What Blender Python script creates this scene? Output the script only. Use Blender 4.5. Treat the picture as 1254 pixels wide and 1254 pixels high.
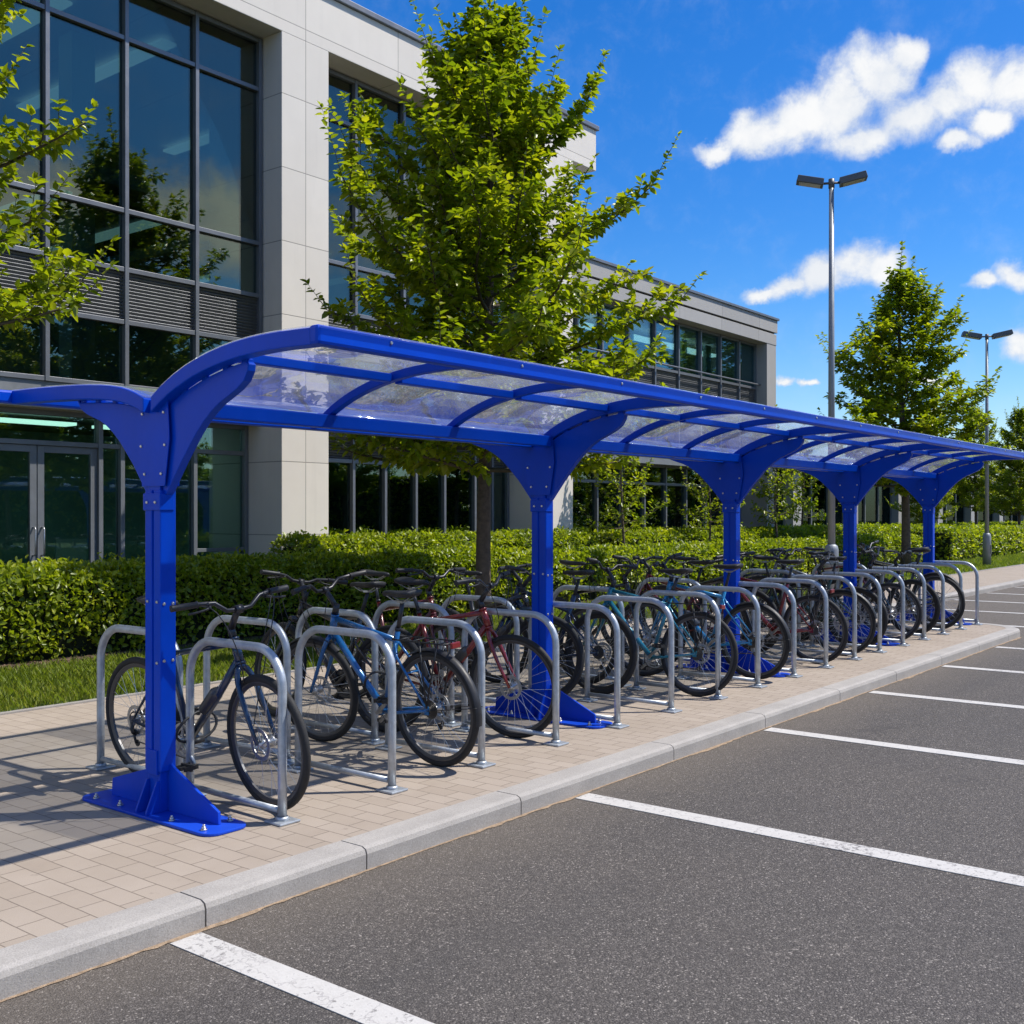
import bpy, math, random
import numpy as np
from mathutils import Vector, Matrix

# ------------------------------------------------------------------ scene, camera, sky, sun
sc = bpy.context.scene
for o in list(bpy.data.objects):
    bpy.data.objects.remove(o, do_unlink=True)
COL = sc.collection
R = math.radians
YAW = 38.2                       # view axis, degrees anticlockwise from the +X run of the shelter
CAM_Z = 1.48
cam_d = bpy.data.cameras.new("camera")
cam = bpy.data.objects.new("camera", cam_d)
COL.objects.link(cam)
cam.location = (0, 0, CAM_Z)
cam.rotation_euler = (R(90), 0, R(YAW - 90))
cam_d.sensor_width = 36
cam_d.lens = 38.1
cam_d.shift_y = 0.0024
cam_d.clip_start = 0.05
cam_d.clip_end = 3000
sc.camera = cam

SUN_EL, SUN_AZ = 56.0, math.degrees(math.atan2(0.70, -0.71))   # azimuth clockwise from +Y
sun_dir = Vector((math.sin(R(SUN_AZ)) * math.cos(R(SUN_EL)), math.cos(R(SUN_AZ)) * math.cos(R(SUN_EL)), math.sin(R(SUN_EL))))
sun_d = bpy.data.lights.new("sun", 'SUN')
sun_d.energy = 4.3
sun_d.angle = R(0.5)
sun_d.color = (1.0, 0.945, 0.86)
sun = bpy.data.objects.new("sun", sun_d)
COL.objects.link(sun)
sun.rotation_euler = (-sun_dir).to_track_quat('-Z', 'Y').to_euler()
sun.location = (10, -10, 30)

sc.view_settings.view_transform = 'Standard'
sc.view_settings.look = 'None'
sc.view_settings.gamma = 1
sc.view_settings.exposure = 0.48
sc.cycles.use_denoising = True
sc.cycles.caustics_reflective = False
sc.cycles.caustics_refractive = False
sc.cycles.max_bounces = 8
sc.cycles.diffuse_bounces = 3
sc.cycles.glossy_bounces = 4
sc.cycles.transparent_max_bounces = 24
sc.cycles.sample_clamp_indirect = 6


class NT:
    """small helper round a node tree"""
    def __init__(s, tree):
        s.t = tree; s.n = tree.nodes; s.l = tree.links
    def node(s, kind, **kw):
        n = s.n.new(kind)
        for k, v in kw.items():
            if k.startswith('_'):
                setattr(n, k[1:], v)
        return n
    def put(s, sock, v):
        if hasattr(v, 'is_linked') or isinstance(v, bpy.types.NodeSocket):
            s.l.new(v, sock)
        else:
            sock.default_value = v
    def math(s, op, a, b=0.0, c=None, clamp=False):
        n = s.n.new('ShaderNodeMath'); n.operation = op; n.use_clamp = clamp
        s.put(n.inputs[0], a); s.put(n.inputs[1], b)
        if c is not None: s.put(n.inputs[2], c)
        return n.outputs[0]
    def vmath(s, op, a, b=(0, 0, 0), scale=None):
        n = s.n.new('ShaderNodeVectorMath'); n.operation = op
        s.put(n.inputs[0], a); s.put(n.inputs[1], b)
        if scale is not None: s.put(n.inputs[3], scale)
        return n
    def ramp(s, fac, stops, interp='LINEAR'):
        n = s.n.new('ShaderNodeValToRGB'); n.color_ramp.interpolation = interp
        e = n.color_ramp.elements
        while len(e) < len(stops): e.new(0.5)
        for el, (p, c) in zip(e, stops):
            el.position = p
            el.color = (c, c, c, 1) if isinstance(c, (int, float)) else (*c, 1)
        s.put(n.inputs[0], fac)
        return n.outputs[0]
    def noise(s, vec, scale, detail=4, rough=0.55, dist=0.0):
        n = s.n.new('ShaderNodeTexNoise')
        if vec is not None: s.l.new(vec, n.inputs['Vector'])
        n.inputs['Scale'].default_value = scale; n.inputs['Detail'].default_value = detail
        n.inputs['Roughness'].default_value = rough; n.inputs['Distortion'].default_value = dist
        return n
    def mix(s, fac, a, b, blend='MIX'):
        n = s.n.new('ShaderNodeMix'); n.data_type = 'RGBA'; n.blend_type = blend
        s.put(n.inputs[0], fac)
        for k, v in ((6, a), (7, b)):
            s.put(n.inputs[k], (*v, 1) if isinstance(v, tuple) and len(v) == 3 else v)
        return n.outputs[2]
    def smooth(s, x, lo, hi):
        n = s.n.new('ShaderNodeMapRange'); n.interpolation_type = 'SMOOTHSTEP'
        s.put(n.inputs[0], x); n.inputs[1].default_value = lo; n.inputs[2].default_value = hi
        return n.outputs[0]
    def sep(s, v):
        n = s.n.new('ShaderNodeSeparateXYZ'); s.l.new(v, n.inputs[0]); return n.outputs
    def comb(s, x, y, z):
        n = s.n.new('ShaderNodeCombineXYZ')
        for i, v in enumerate((x, y, z)): s.put(n.inputs[i], v)
        return n.outputs[0]


# sky: Nishita plus fair-weather cumulus placed by compass bearing and height
world = bpy.data.worlds.new("World")
sc.world = world
world.use_nodes = True
w = NT(world.node_tree)
w.n.clear()
sky = w.n.new('ShaderNodeTexSky')
sky.sky_type = 'NISHITA'
sky.sun_disc = False
sky.sun_elevation = R(SUN_EL)
sky.sun_rotation = R(SUN_AZ)
sky.altitude = 200
sky.air_density = 1.0
sky.dust_density = 0.6
sky.ozone_density = 2.6
hs = w.n.new('ShaderNodeHueSaturation')
hs.inputs['Saturation'].default_value = 1.42
hs.inputs['Value'].default_value = 1.0
w.l.new(sky.outputs[0], hs.inputs['Color'])
tc = w.n.new('ShaderNodeTexCoord')
dirv = tc.outputs['Generated']
x, y, z = w.sep(dirv)
lon = w.math('ARCTAN2', y, x)
lat = w.math('ARCSINE', z)
P0 = w.comb(lon, lat, 0.0)
nz = w.noise(P0, 9, 6, 0.62)
warp = w.vmath('SCALE', w.vmath('SUBTRACT', nz.outputs['Color'], (0.5, 0.5, 0.5)).outputs[0], scale=0.06).outputs[0]
P1 = w.vmath('ADD', P0, warp).outputs[0]
# (bearing from +X deg, height deg, half width, half height, tilt) of each puff
PUFFS = [
    (27.5, 18.4, 1.42, 0.53, 8), (25.6, 18.9, 1.64, 0.94, 8), (23.5, 19.3, 1.94, 1.34, 10), (21.3, 20.0, 1.90, 1.64, 10), (19.4, 21.2, 1.78, 1.56, 10),
    (18.1, 22.0, 1.07, 0.91, 10), (20.1, 18.4, 2.34, 1.00, 5), (17.8, 19.1, 1.97, 1.30, 0), (16.0, 19.6, 1.55, 1.28, 0), (14.7, 20.3, 1.52, 1.32, 0),
    (13.1, 19.9, 1.41, 1.45, 0), (15.7, 17.5, 0.99, 0.47, 5), (14.4, 18.3, 1.01, 0.71, 0), (10.3, 19.1, 2.02, 1.36, 0), (25.3, 11.3, 1.15, 0.36, 5),
    (23.9, 11.5, 1.22, 0.60, 5), (22.3, 11.9, 1.52, 0.99, 3), (20.7, 12.2, 1.57, 0.98, 0), (19.1, 11.9, 1.23, 0.78, 0), (14.8, 11.1, 0.80, 0.42, 5),
    (13.4, 11.4, 1.07, 0.75, 0), (11.3, 11.4, 1.37, 0.89, 0), (13.1, 8.2, 0.88, 0.77, 0), (24.1, 6.6, 0.57, 0.25, 0), (23.0, 6.6, 0.40, 0.21, 0),
    (17.5, 6.4, 1.13, 0.36, 0),
    # banks in the south and west, met only as reflections in the glass
    (-34, 13, 6, 3.2, 5), (-43, 15, 5, 2.6, -5), (-53, 14.5, 6, 2.6, 4), (-62, 15, 5, 2.6, 0), (-25, 17, 5, 2.6, 8), (-47, 30, 7, 3.0, 12), (-30, 34, 6, 2.5, -6),
    # unseen broken cloud added over the rest of the sky as neutral fill light
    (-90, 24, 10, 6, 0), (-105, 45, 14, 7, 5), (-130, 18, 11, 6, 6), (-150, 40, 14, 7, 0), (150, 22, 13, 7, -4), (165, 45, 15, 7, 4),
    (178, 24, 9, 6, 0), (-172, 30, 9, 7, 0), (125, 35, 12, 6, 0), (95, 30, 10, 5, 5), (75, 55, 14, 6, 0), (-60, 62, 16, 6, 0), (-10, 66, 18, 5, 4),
]
acc = None
for (b, h, rx, ry, tilt) in PUFFS:
    mp = w.n.new('ShaderNodeMapping'); mp.vector_type = 'TEXTURE'
    mp.inputs['Location'].default_value = (R(b), R(h), 0)
    mp.inputs['Rotation'].default_value = (0, 0, R(-tilt))
    mp.inputs['Scale'].default_value = (R(rx) * 1.16, R(ry) * 1.16, 1)
    w.l.new(P1, mp.inputs['Vector'])
    ln = w.vmath('LENGTH', mp.outputs[0]).outputs['Value']
    g = w.math('SUBTRACT', 1.3, ln, clamp=True)
    acc = g if acc is None else w.math('SMOOTH_MAX', acc, g, 0.25)
fine = w.noise(P0, 30, 9, 0.66, 0.25).outputs['Fac']
big = w.noise(P0, 14, 5, 0.6).outputs['Fac']
dens = w.math('ADD', acc, w.math('MULTIPLY', w.math('SUBTRACT', fine, 0.5), 1.25))
dens = w.math('ADD', dens, w.math('MULTIPLY', w.math('SUBTRACT', big, 0.5), 0.55))
cover = w.math('MULTIPLY', w.smooth(dens, 0.10, 0.95), w.smooth(acc, 0.10, 0.38))
thick = w.smooth(dens, 0.45, 1.1)
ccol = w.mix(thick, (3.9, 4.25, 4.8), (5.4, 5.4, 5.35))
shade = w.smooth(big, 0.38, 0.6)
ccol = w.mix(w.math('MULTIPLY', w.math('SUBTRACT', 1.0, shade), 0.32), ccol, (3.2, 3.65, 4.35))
# unseen clouds opposite the sun boosted, as if front-lit, to add fill light
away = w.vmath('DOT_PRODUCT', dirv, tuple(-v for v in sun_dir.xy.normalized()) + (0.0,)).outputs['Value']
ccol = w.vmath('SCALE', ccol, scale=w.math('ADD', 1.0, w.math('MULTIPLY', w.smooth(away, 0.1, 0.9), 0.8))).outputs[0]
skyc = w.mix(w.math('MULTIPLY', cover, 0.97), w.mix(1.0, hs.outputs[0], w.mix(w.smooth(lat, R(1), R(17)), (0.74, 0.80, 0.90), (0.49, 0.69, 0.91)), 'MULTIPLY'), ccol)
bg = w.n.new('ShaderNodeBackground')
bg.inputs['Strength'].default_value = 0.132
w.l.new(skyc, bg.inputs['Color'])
out = w.n.new('ShaderNodeOutputWorld')
w.l.new(bg.outputs[0], out.inputs[0])

# ------------------------------------------------------------------ materials
MAT = {}


def mat(name, base, rough=0.5, metal=0.0, var=0.0, vscale=8.0, bump=0.0, bscale=60.0, coat=0.0, spec=0.5, tint=None):
    """a plain procedural surface: base colour with noise variation, optional bump"""
    m = bpy.data.materials.new(name); m.use_nodes = True
    t = NT(m.node_tree); p = t.n['Principled BSDF']
    p.inputs['Base Color'].default_value = (*base, 1)
    p.inputs['Roughness'].default_value = rough
    p.inputs['Metallic'].default_value = metal
    p.inputs['Coat Weight'].default_value = coat
    p.inputs['Coat Roughness'].default_value = 0.12
    p.inputs['Specular IOR Level'].default_value = spec
    co = t.n.new('ShaderNodeTexCoord').outputs['Object']
    if var:
        nf = t.noise(co, vscale, 6, 0.6).outputs['Fac']
        f = t.ramp(nf, [(0.3, 0.0), (0.7, 1.0)])
        lo = tuple(c * (1 - var) for c in base)
        hi = tint if tint else tuple(min(1, c * (1 + var)) for c in base)
        t.l.new(t.mix(f, lo, hi), p.inputs['Base Color'])
        rr = t.math('ADD', t.math('MULTIPLY', t.math('SUBTRACT', nf, 0.5), 0.25), rough, clamp=True)
        t.l.new(rr, p.inputs['Roughness'])
    if bump:
        bn = t.noise(co, bscale, 4, 0.6).outputs['Fac']
        b = t.n.new('ShaderNodeBump'); b.inputs['Strength'].default_value = bump; b.inputs['Distance'].default_value = 0.01
        t.l.new(bn, b.inputs['Height']); t.l.new(b.outputs[0], p.inputs['Normal'])
    MAT[name] = m
    return m


def asphalt():
    m = bpy.data.materials.new('asphalt'); m.use_nodes = True
    t = NT(m.node_tree); p = t.n['Principled BSDF']
    co = t.n.new('ShaderNodeTexCoord').outputs['Object']
    v = t.n.new('ShaderNodeTexVoronoi'); v.inputs['Scale'].default_value = 150
    t.l.new(t.vmath('ADD', co, t.vmath('SCALE', t.noise(co, 60, 2).outputs['Color'], scale=0.012).outputs[0]).outputs[0], v.inputs['Vector'])
    stone = t.sep(v.outputs['Color'])[0]
    c = t.ramp(stone, [(0.0, (0.072, 0.064, 0.058)), (0.5, (0.108, 0.096, 0.087)), (0.85, (0.148, 0.132, 0.119)), (0.95, (0.215, 0.193, 0.172)), (1.0, (0.36, 0.325, 0.29))])
    gap = t.ramp(v.outputs['Distance'], [(0.25, 1.0), (0.75, 0.55)])
    c = t.mix(1.0, c, gap, 'MULTIPLY')
    big = t.noise(co, 0.55, 5, 0.6).outputs['Fac']
    c = t.mix(t.ramp(big, [(0.35, 0.0), (0.68, 0.55)]), c, t.mix(1.0, c, (1.22, 1.19, 1.14), 'MULTIPLY'))
    pt = t.noise(co, 2.3, 5, 0.7).outputs['Fac']
    c = t.mix(t.ramp(pt, [(0.56, 0.0), (0.78, 0.55)]), c, t.mix(1.0, c, (0.72, 0.71, 0.72), 'MULTIPLY'))
    oil = t.noise(co, 0.9, 4, 0.6, 0.6).outputs['Fac']
    c = t.mix(t.ramp(oil, [(0.64, 0.0), (0.72, 0.38)]), c, (0.045, 0.042, 0.041))
    ys = t.sep(co)[1]
    tr = t.noise(t.vmath('MULTIPLY', co, (0.12, 1.1, 1.0)).outputs[0], 1.0, 4, 0.6).outputs['Fac']
    c = t.mix(t.ramp(tr, [(0.52, 0.0), (0.68, 0.28)]), c, (0.060, 0.056, 0.054))
    edge = t.math('MULTIPLY', t.smooth(t.math('ADD', ys, t.math('MULTIPLY', pt, 0.7)), 3.15, 3.85), 0.30)
    c = t.mix(edge, c, (0.20, 0.165, 0.125))
    t.l.new(c, p.inputs['Base Color'])
    p.inputs['Roughness'].default_value = 0.82
    p.inputs['Specular IOR Level'].default_value = 0.35
    b = t.n.new('ShaderNodeBump'); b.inputs['Strength'].default_value = 0.85; b.inputs['Distance'].default_value = 0.005
    t.l.new(t.math('SUBTRACT', t.math('ADD', 1.0, t.math('MULTIPLY', stone, 0.5)), v.outputs['Distance']), b.inputs['Height'])
    t.l.new(b.outputs[0], p.inputs['Normal'])
    MAT['asphalt'] = m


def paving():
    m = bpy.data.materials.new('paving'); m.use_nodes = True
    t = NT(m.node_tree); p = t.n['Principled BSDF']
    co = t.n.new('ShaderNodeTexCoord').outputs['Object']
    sx, sy, sz = t.sep(co)
    wob = t.noise(co, 3.0, 3).outputs['Color']
    uv = t.vmath('ADD', t.comb(sy, sx, 0.0), t.vmath('SCALE', t.vmath('SUBTRACT', wob, (0.5, 0.5, 0.5)).outputs[0], scale=0.012).outputs[0]).outputs[0]
    br = t.n.new('ShaderNodeTexBrick')
    br.offset = 0.5; br.squash = 1.0
    t.l.new(uv, br.inputs['Vector'])
    br.inputs['Scale'].default_value = 1.0
    br.inputs['Mortar Size'].default_value = 0.0027
    br.inputs['Mortar Smooth'].default_value = 0.25
    br.inputs['Bias'].default_value = 0.0
    br.inputs['Brick Width'].default_value = 0.20
    br.inputs['Row Height'].default_value = 0.115
    br.inputs['Color1'].default_value = (0.345, 0.288, 0.232, 1)
    br.inputs['Color2'].default_value = (0.385, 0.325, 0.266, 1)
    br.inputs['Mortar'].default_value = (0.185, 0.15, 0.12, 1)
    grit = t.noise(co, 240, 3, 0.7).outputs['Fac']
    c = t.mix(t.ramp(grit, [(0.3, 0.45), (0.62, 0.0)]), br.outputs['Color'], t.mix(1.0, br.outputs['Color'], (0.70, 0.68, 0.66), 'MULTIPLY'))
    c = t.mix(t.ramp(grit, [(0.66, 0.0), (0.8, 0.6)]), c, (0.52, 0.47, 0.43))
    dirt = t.noise(co, 1.1, 6, 0.65).outputs['Fac']
    c = t.mix(t.ramp(dirt, [(0.45, 0.0), (0.75, 0.5)]), c, t.mix(1.0, c, (0.74, 0.72, 0.69), 'MULTIPLY'))
    sp = t.noise(co, 16, 3, 0.5).outputs['Fac']
    c = t.mix(t.ramp(sp, [(0.68, 0.0), (0.76, 0.4)]), c, (0.17, 0.14, 0.115))
    t.l.new(c, p.inputs['Base Color'])
    p.inputs['Roughness'].default_value = 0.85
    p.inputs['Specular IOR Level'].default_value = 0.3
    b = t.n.new('ShaderNodeBump'); b.inputs['Strength'].default_value = 0.6; b.inputs['Distance'].default_value = 0.006
    h = t.math('SUBTRACT', t.math('MULTIPLY', grit, 0.22), br.outputs['Fac'])
    t.l.new(h, b.inputs['Height']); t.l.new(b.outputs[0], p.inputs['Normal'])
    MAT['paving'] = m


def concrete(name, base, speck=0.5):
    m = bpy.data.materials.new(name); m.use_nodes = True
    t = NT(m.node_tree); p = t.n['Principled BSDF']
    co = t.n.new('ShaderNodeTexCoord').outputs['Object']
    g = t.noise(co, 170, 3, 0.7).outputs['Fac']
    l = t.noise(co, 3.2, 6, 0.65).outputs['Fac']
    c = t.mix(t.ramp(l, [(0.3, 0.0), (0.72, 1.0)]), tuple(b * 0.82 for b in base), tuple(b * 1.08 for b in base))
    c = t.mix(t.math('MULTIPLY', t.ramp(g, [(0.34, 1.0), (0.5, 0.0)]), speck), c, tuple(b * 0.55 for b in base))
    c = t.mix(t.math('MULTIPLY', t.ramp(g, [(0.58, 0.0), (0.7, 1.0)]), speck), c, tuple(min(1, b * 1.45) for b in base))
    t.l.new(c, p.inputs['Base Color'])
    p.inputs['Roughness'].default_value = 0.85
    b = t.n.new('ShaderNodeBump'); b.inputs['Strength'].default_value = 0.35; b.inputs['Distance'].default_value = 0.004
    t.l.new(g, b.inputs['Height']); t.l.new(b.outputs[0], p.inputs['Normal'])
    MAT[name] = m


def cladding(name, base, px, ox, pz, oz, py=0.47, oy=12.235):
    """pale stone panels with open joints at regular spacings along x, y and z"""
    m = bpy.data.materials.new(name); m.use_nodes = True
    t = NT(m.node_tree); p = t.n['Principled BSDF']
    co = t.n.new('ShaderNodeTexCoord').outputs['Object']
    s = t.sep(co)
    def joint(v, per, off, wd=0.006):
        f = t.math('PINGPONG', t.math('SUBTRACT', v, off), per / 2) if per else None
        return t.math('LESS_THAN', f, wd)
    j = t.math('MAXIMUM', joint(s[0], px, ox), joint(s[2], pz, oz))
    def cell(v, per, off): return t.math('FLOOR', t.math('DIVIDE', t.math('SUBTRACT', v, off), per))
    wn = t.n.new('ShaderNodeTexWhiteNoise'); wn.noise_dimensions = '2D'
    t.l.new(t.comb(cell(s[0], px, ox), cell(s[2], pz, oz), 0.0), wn.inputs['Vector'])
    n1 = t.noise(co, 2.0, 6, 0.6).outputs['Fac']
    st = t.noise(t.vmath('MULTIPLY', co, (5.0, 5.0, 0.35)).outputs[0], 1.0, 4).outputs['Fac']
    c = t.mix(wn.outputs['Value'], tuple(b * 0.95 for b in base), tuple(b * 1.04 for b in base))
    c = t.mix(t.ramp(n1, [(0.4, 0.0), (0.75, 0.35)]), c, tuple(b * 0.84 for b in base))
    c = t.mix(t.ramp(st, [(0.55, 0.0), (0.8, 0.28)]), c, tuple(b * 0.72 for b in base))
    c = t.mix(j, c, tuple(b * 0.42 for b in base))
    t.l.new(c, p.inputs['Base Color'])
    p.inputs['Roughness'].default_value = 0.75
    b = t.n.new('ShaderNodeBump'); b.inputs['Strength'].default_value = 0.5; b.inputs['Distance'].default_value = 0.008
    t.l.new(t.math('SUBTRACT', t.math('MULTIPLY', t.noise(co, 80, 3).outputs['Fac'], 0.12), j), b.inputs['Height'])
    t.l.new(b.outputs[0], p.inputs['Normal'])
    MAT[name] = m


def glass(name, tint, refl, refl_tint=(1, 1, 1), wav=0.05, wscale=0.8, rough=0.0, dust=0.0, fres=0.9):
    """thin coated pane: tinted transmission plus a Fresnel mirror with slight waviness"""
    m = bpy.data.materials.new(name); m.use_nodes = True
    t = NT(m.node_tree); t.n.clear()
    co = t.n.new('ShaderNodeTexCoord').outputs['Object']
    tr = t.n.new('ShaderNodeBsdfTransparent'); tr.inputs[0].default_value = (*tint, 1)
    gl = t.n.new('ShaderNodeBsdfGlossy'); gl.inputs['Color'].default_value = (*refl_tint, 1); gl.inputs['Roughness'].default_value = rough
    b = t.n.new('ShaderNodeBump'); b.inputs['Strength'].default_value = wav; b.inputs['Distance'].default_value = 0.05
    t.l.new(t.noise(co, wscale, 2, 0.5).outputs['Fac'], b.inputs['Height']); t.l.new(b.outputs[0], gl.inputs['Normal'])
    lw = t.n.new('ShaderNodeLayerWeight'); lw.inputs['Blend'].default_value = 0.35
    f = t.math('ADD', t.math('MULTIPLY', lw.outputs['Fresnel'], fres), refl, clamp=True)
    mx = t.n.new('ShaderNodeMixShader'); t.l.new(f, mx.inputs[0]); t.l.new(tr.outputs[0], mx.inputs[1]); t.l.new(gl.outputs[0], mx.inputs[2])
    last = mx.outputs[0]
    if dust:
        df = t.n.new('ShaderNodeBsdfDiffuse'); df.inputs[0].default_value = (0.66, 0.655, 0.63, 1)
        tl = t.n.new('ShaderNodeBsdfTranslucent'); tl.inputs[0].default_value = (0.76, 0.75, 0.71, 1)
        a = t.n.new('ShaderNodeAddShader'); t.l.new(df.outputs[0], a.inputs[0]); t.l.new(tl.outputs[0], a.inputs[1])
        dn = t.noise(co, 2.4, 7, 0.68, 1.5).outputs['Fac']
        m2 = t.n.new('ShaderNodeMixShader'); t.l.new(t.math('MULTIPLY', t.ramp(dn, [(0.3, 0.25), (0.75, 1.0)]), dust), m2.inputs[0])
        t.l.new(last, m2.inputs[1]); t.l.new(a.outputs[0], m2.inputs[2]); last = m2.outputs[0]
    o = t.n.new('ShaderNodeOutputMaterial'); t.l.new(last, o.inputs[0])
    MAT[name] = m


def leafmat(name, stops, trans=0.45, rough=0.42, spec=0.5):
    m = bpy.data.materials.new(name); m.use_nodes = True
    t = NT(m.node_tree); p = t.n['Principled BSDF']
    geo = t.n.new('ShaderNodeNewGeometry')
    co = t.n.new('ShaderNodeTexCoord').outputs['Object']
    lf = t.noise(co, 0.9, 3).outputs['Fac']
    f = t.math('ADD', t.math('MULTIPLY', geo.outputs['Random Per Island'], 0.7), t.math('MULTIPLY', t.math('SUBTRACT', lf, 0.35), 0.9), clamp=True)
    c = t.ramp(f, stops)
    t.l.new(c, p.inputs['Base Color'])
    p.inputs['Roughness'].default_value = rough
    p.inputs['Specular IOR Level'].default_value = spec
    tl = t.n.new('ShaderNodeBsdfTranslucent')
    t.l.new(t.mix(1.0, c, (1.5, 1.55, 0.5), 'MULTIPLY'), tl.inputs[0])
    mx = t.n.new('ShaderNodeMixShader'); mx.inputs[0].default_value = trans
    t.l.new(p.outputs[0], mx.inputs[1]); t.l.new(tl.outputs[0], mx.inputs[2])
    t.l.new(mx.outputs[0], t.n['Material Output'].inputs[0])
    MAT[name] = m


def paint_line():
    m = bpy.data.materials.new('road_paint'); m.use_nodes = True
    t = NT(m.node_tree); p = t.n['Principled BSDF']
    co = t.n.new('ShaderNodeTexCoord').outputs['Object']
    n = t.noise(co, 38, 6, 0.7).outputs['Fac']
    cr = t.n.new('ShaderNodeTexVoronoi'); cr.feature = 'DISTANCE_TO_EDGE'; cr.inputs['Scale'].default_value = 5.5
    t.l.new(t.vmath('ADD', co, t.vmath('SCALE', t.noise(co, 9, 4).outputs['Color'], scale=0.16).outputs[0]).outputs[0], cr.inputs['Vector'])
    crack = t.math('LESS_THAN', cr.outputs['Distance'], 0.012)
    big = t.noise(co, 1.7, 4).outputs['Fac']
    wear = t.smooth(t.math('ADD', n, t.math('MULTIPLY', big, 0.35)), 0.72, 0.86)
    c = t.mix(t.ramp(n, [(0.3, 0.0), (0.7, 1.0)]), (0.45, 0.43, 0.40), (0.55, 0.53, 0.495))
    c = t.mix(t.math('MULTIPLY', crack, 0.6), c, (0.3, 0.28, 0.27))
    c = t.mix(t.math('MULTIPLY', wear, 0.85), c, (0.13, 0.12, 0.115))
    t.l.new(c, p.inputs['Base Color']); p.inputs['Roughness'].default_value = 0.7
    b = t.n.new('ShaderNodeBump'); b.inputs['Strength'].default_value = 0.4; b.inputs['Distance'].default_value = 0.003
    t.l.new(t.noise(co, 130, 3).outputs['Fac'], b.inputs['Height']); t.l.new(b.outputs[0], p.inputs['Normal'])
    MAT['road_paint'] = m


def blue_coat():
    """powder-coated steel with a little dust, water marks and scuffs"""
    m = bpy.data.materials.new('blue_paint'); m.use_nodes = True
    t = NT(m.node_tree); p = t.n['Principled BSDF']
    co = t.n.new('ShaderNodeTexCoord').outputs['Object']
    n1 = t.noise(co, 2.2, 6, 0.65).outputs['Fac']
    st = t.noise(t.vmath('MULTIPLY', co, (26.0, 26.0, 1.6)).outputs[0], 1.0, 5, 0.65).outputs['Fac']
    sc_ = t.noise(co, 75, 4, 0.75).outputs['Fac']
    c = t.mix(t.ramp(n1, [(0.3, 0.0), (0.7, 1.0)]), (0.0, 0.050, 0.47), (0.0, 0.060, 0.57))
    c = t.mix(t.ramp(st, [(0.56, 0.0), (0.78, 0.10)]), c, (0.01, 0.10, 0.30))
    c = t.mix(t.ramp(sc_, [(0.70, 0.0), (0.80, 0.22)]), c, (0.06, 0.11, 0.24))
    z = t.sep(co)[2]
    low = t.math('MULTIPLY', t.smooth(t.math('SUBTRACT', t.math('MULTIPLY', n1, 0.5), z), -0.10, 0.28), 0.05)
    c = t.mix(low, c, (0.21, 0.18, 0.15))
    t.l.new(c, p.inputs['Base Color'])
    t.l.new(t.math('ADD', 0.18, t.math('MULTIPLY', t.math('ADD', n1, st), 0.17)), p.inputs['Roughness'])
    p.inputs['Specular IOR Level'].default_value = 0.16
    p.inputs['Coat Weight'].default_value = 0.03; p.inputs['Coat Roughness'].default_value = 0.2
    b = t.n.new('ShaderNodeBump'); b.inputs['Strength'].default_value = 0.04; b.inputs['Distance'].default_value = 0.01
    t.l.new(t.noise(co, 30, 3).outputs['Fac'], b.inputs['Height']); t.l.new(b.outputs[0], p.inputs['Normal'])
    MAT['blue_paint'] = m


def emit(name, col, s):
    m = bpy.data.materials.new(name); m.use_nodes = True
    p = m.node_tree.nodes['Principled BSDF']
    p.inputs['Base Color'].default_value = (0.8, 0.8, 0.8, 1)
    p.inputs['Emission Color'].default_value = (*col, 1); p.inputs['Emission Strength'].default_value = s
    MAT[name] = m


asphalt(); paving(); paint_line()
concrete('kerb_stone', (0.37, 0.345, 0.315), 0.55)
concrete('edging_stone', (0.30, 0.28, 0.26), 0.5)
cladding('stone_panel', (0.69, 0.64, 0.575), 1.90, 10.44, 1.04, 1.19)
cladding('grey_panel', (0.36, 0.35, 0.335), 2.0, 19.3, 9.0, 0.3)
mat('soffit', (0.50, 0.47, 0.43), 0.8, var=0.06, vscale=1.5)
mat('mullion_grey', (0.17, 0.18, 0.20), 0.42, 0.35, var=0.08, vscale=4)
mat('door_frame', (0.21, 0.225, 0.245), 0.4, 0.4, var=0.06, vscale=4)
mat('louvre_grey', (0.24, 0.25, 0.265), 0.45, 0.3, var=0.1, vscale=6)
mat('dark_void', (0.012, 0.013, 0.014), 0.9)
mat('interior_wall', (0.26, 0.40, 0.37), 0.9, var=0.2, vscale=0.7)
mat('interior_floor', (0.09, 0.10, 0.10), 0.6)
mat('interior_pale', (0.45, 0.56, 0.55), 0.8)
mat('blind', (0.34, 0.46, 0.46), 0.8)
emit('strip_or_fill_light', (0.85, 1.0, 0.97), 1.3)  # glow of the added ground-floor fill strips and the wing ceiling strip
emit('dim_light', (0.85, 1.0, 0.97), 0.22)
glass('glass_upper', (0.46, 0.66, 0.66), 0.17, (0.52, 0.53, 0.44), 0.05, 0.5, fres=0.7)
glass('glass_wing', (0.52, 0.70, 0.70), 0.10, (0.55, 0.72, 0.80), 0.04, 0.5, fres=0.5)
glass('glass_far', (0.30, 0.44, 0.42), 0.02, (0.7, 0.8, 0.8), 0.02, 0.5, fres=0.2)
glass('glass_ground', (0.60, 0.80, 0.73), 0.06, (0.72, 0.85, 0.85), 0.04, 0.6)
glass('roof_sheet', (0.94, 0.96, 0.97), 0.03, (0.95, 0.97, 1.0), 0.9, 3.2, 0.03, dust=0.11, fres=0.45)
blue_coat()
mat('bolt_steel', (0.62, 0.60, 0.57), 0.35, 0.9, var=0.15, vscale=90)
mat('galvanised', (0.44, 0.475, 0.51), 0.44, 0.55, var=0.16, vscale=22, bump=0.05, bscale=45)
mat('pole_grey', (0.25, 0.27, 0.29), 0.5, 0.3, var=0.1, vscale=6)
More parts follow.
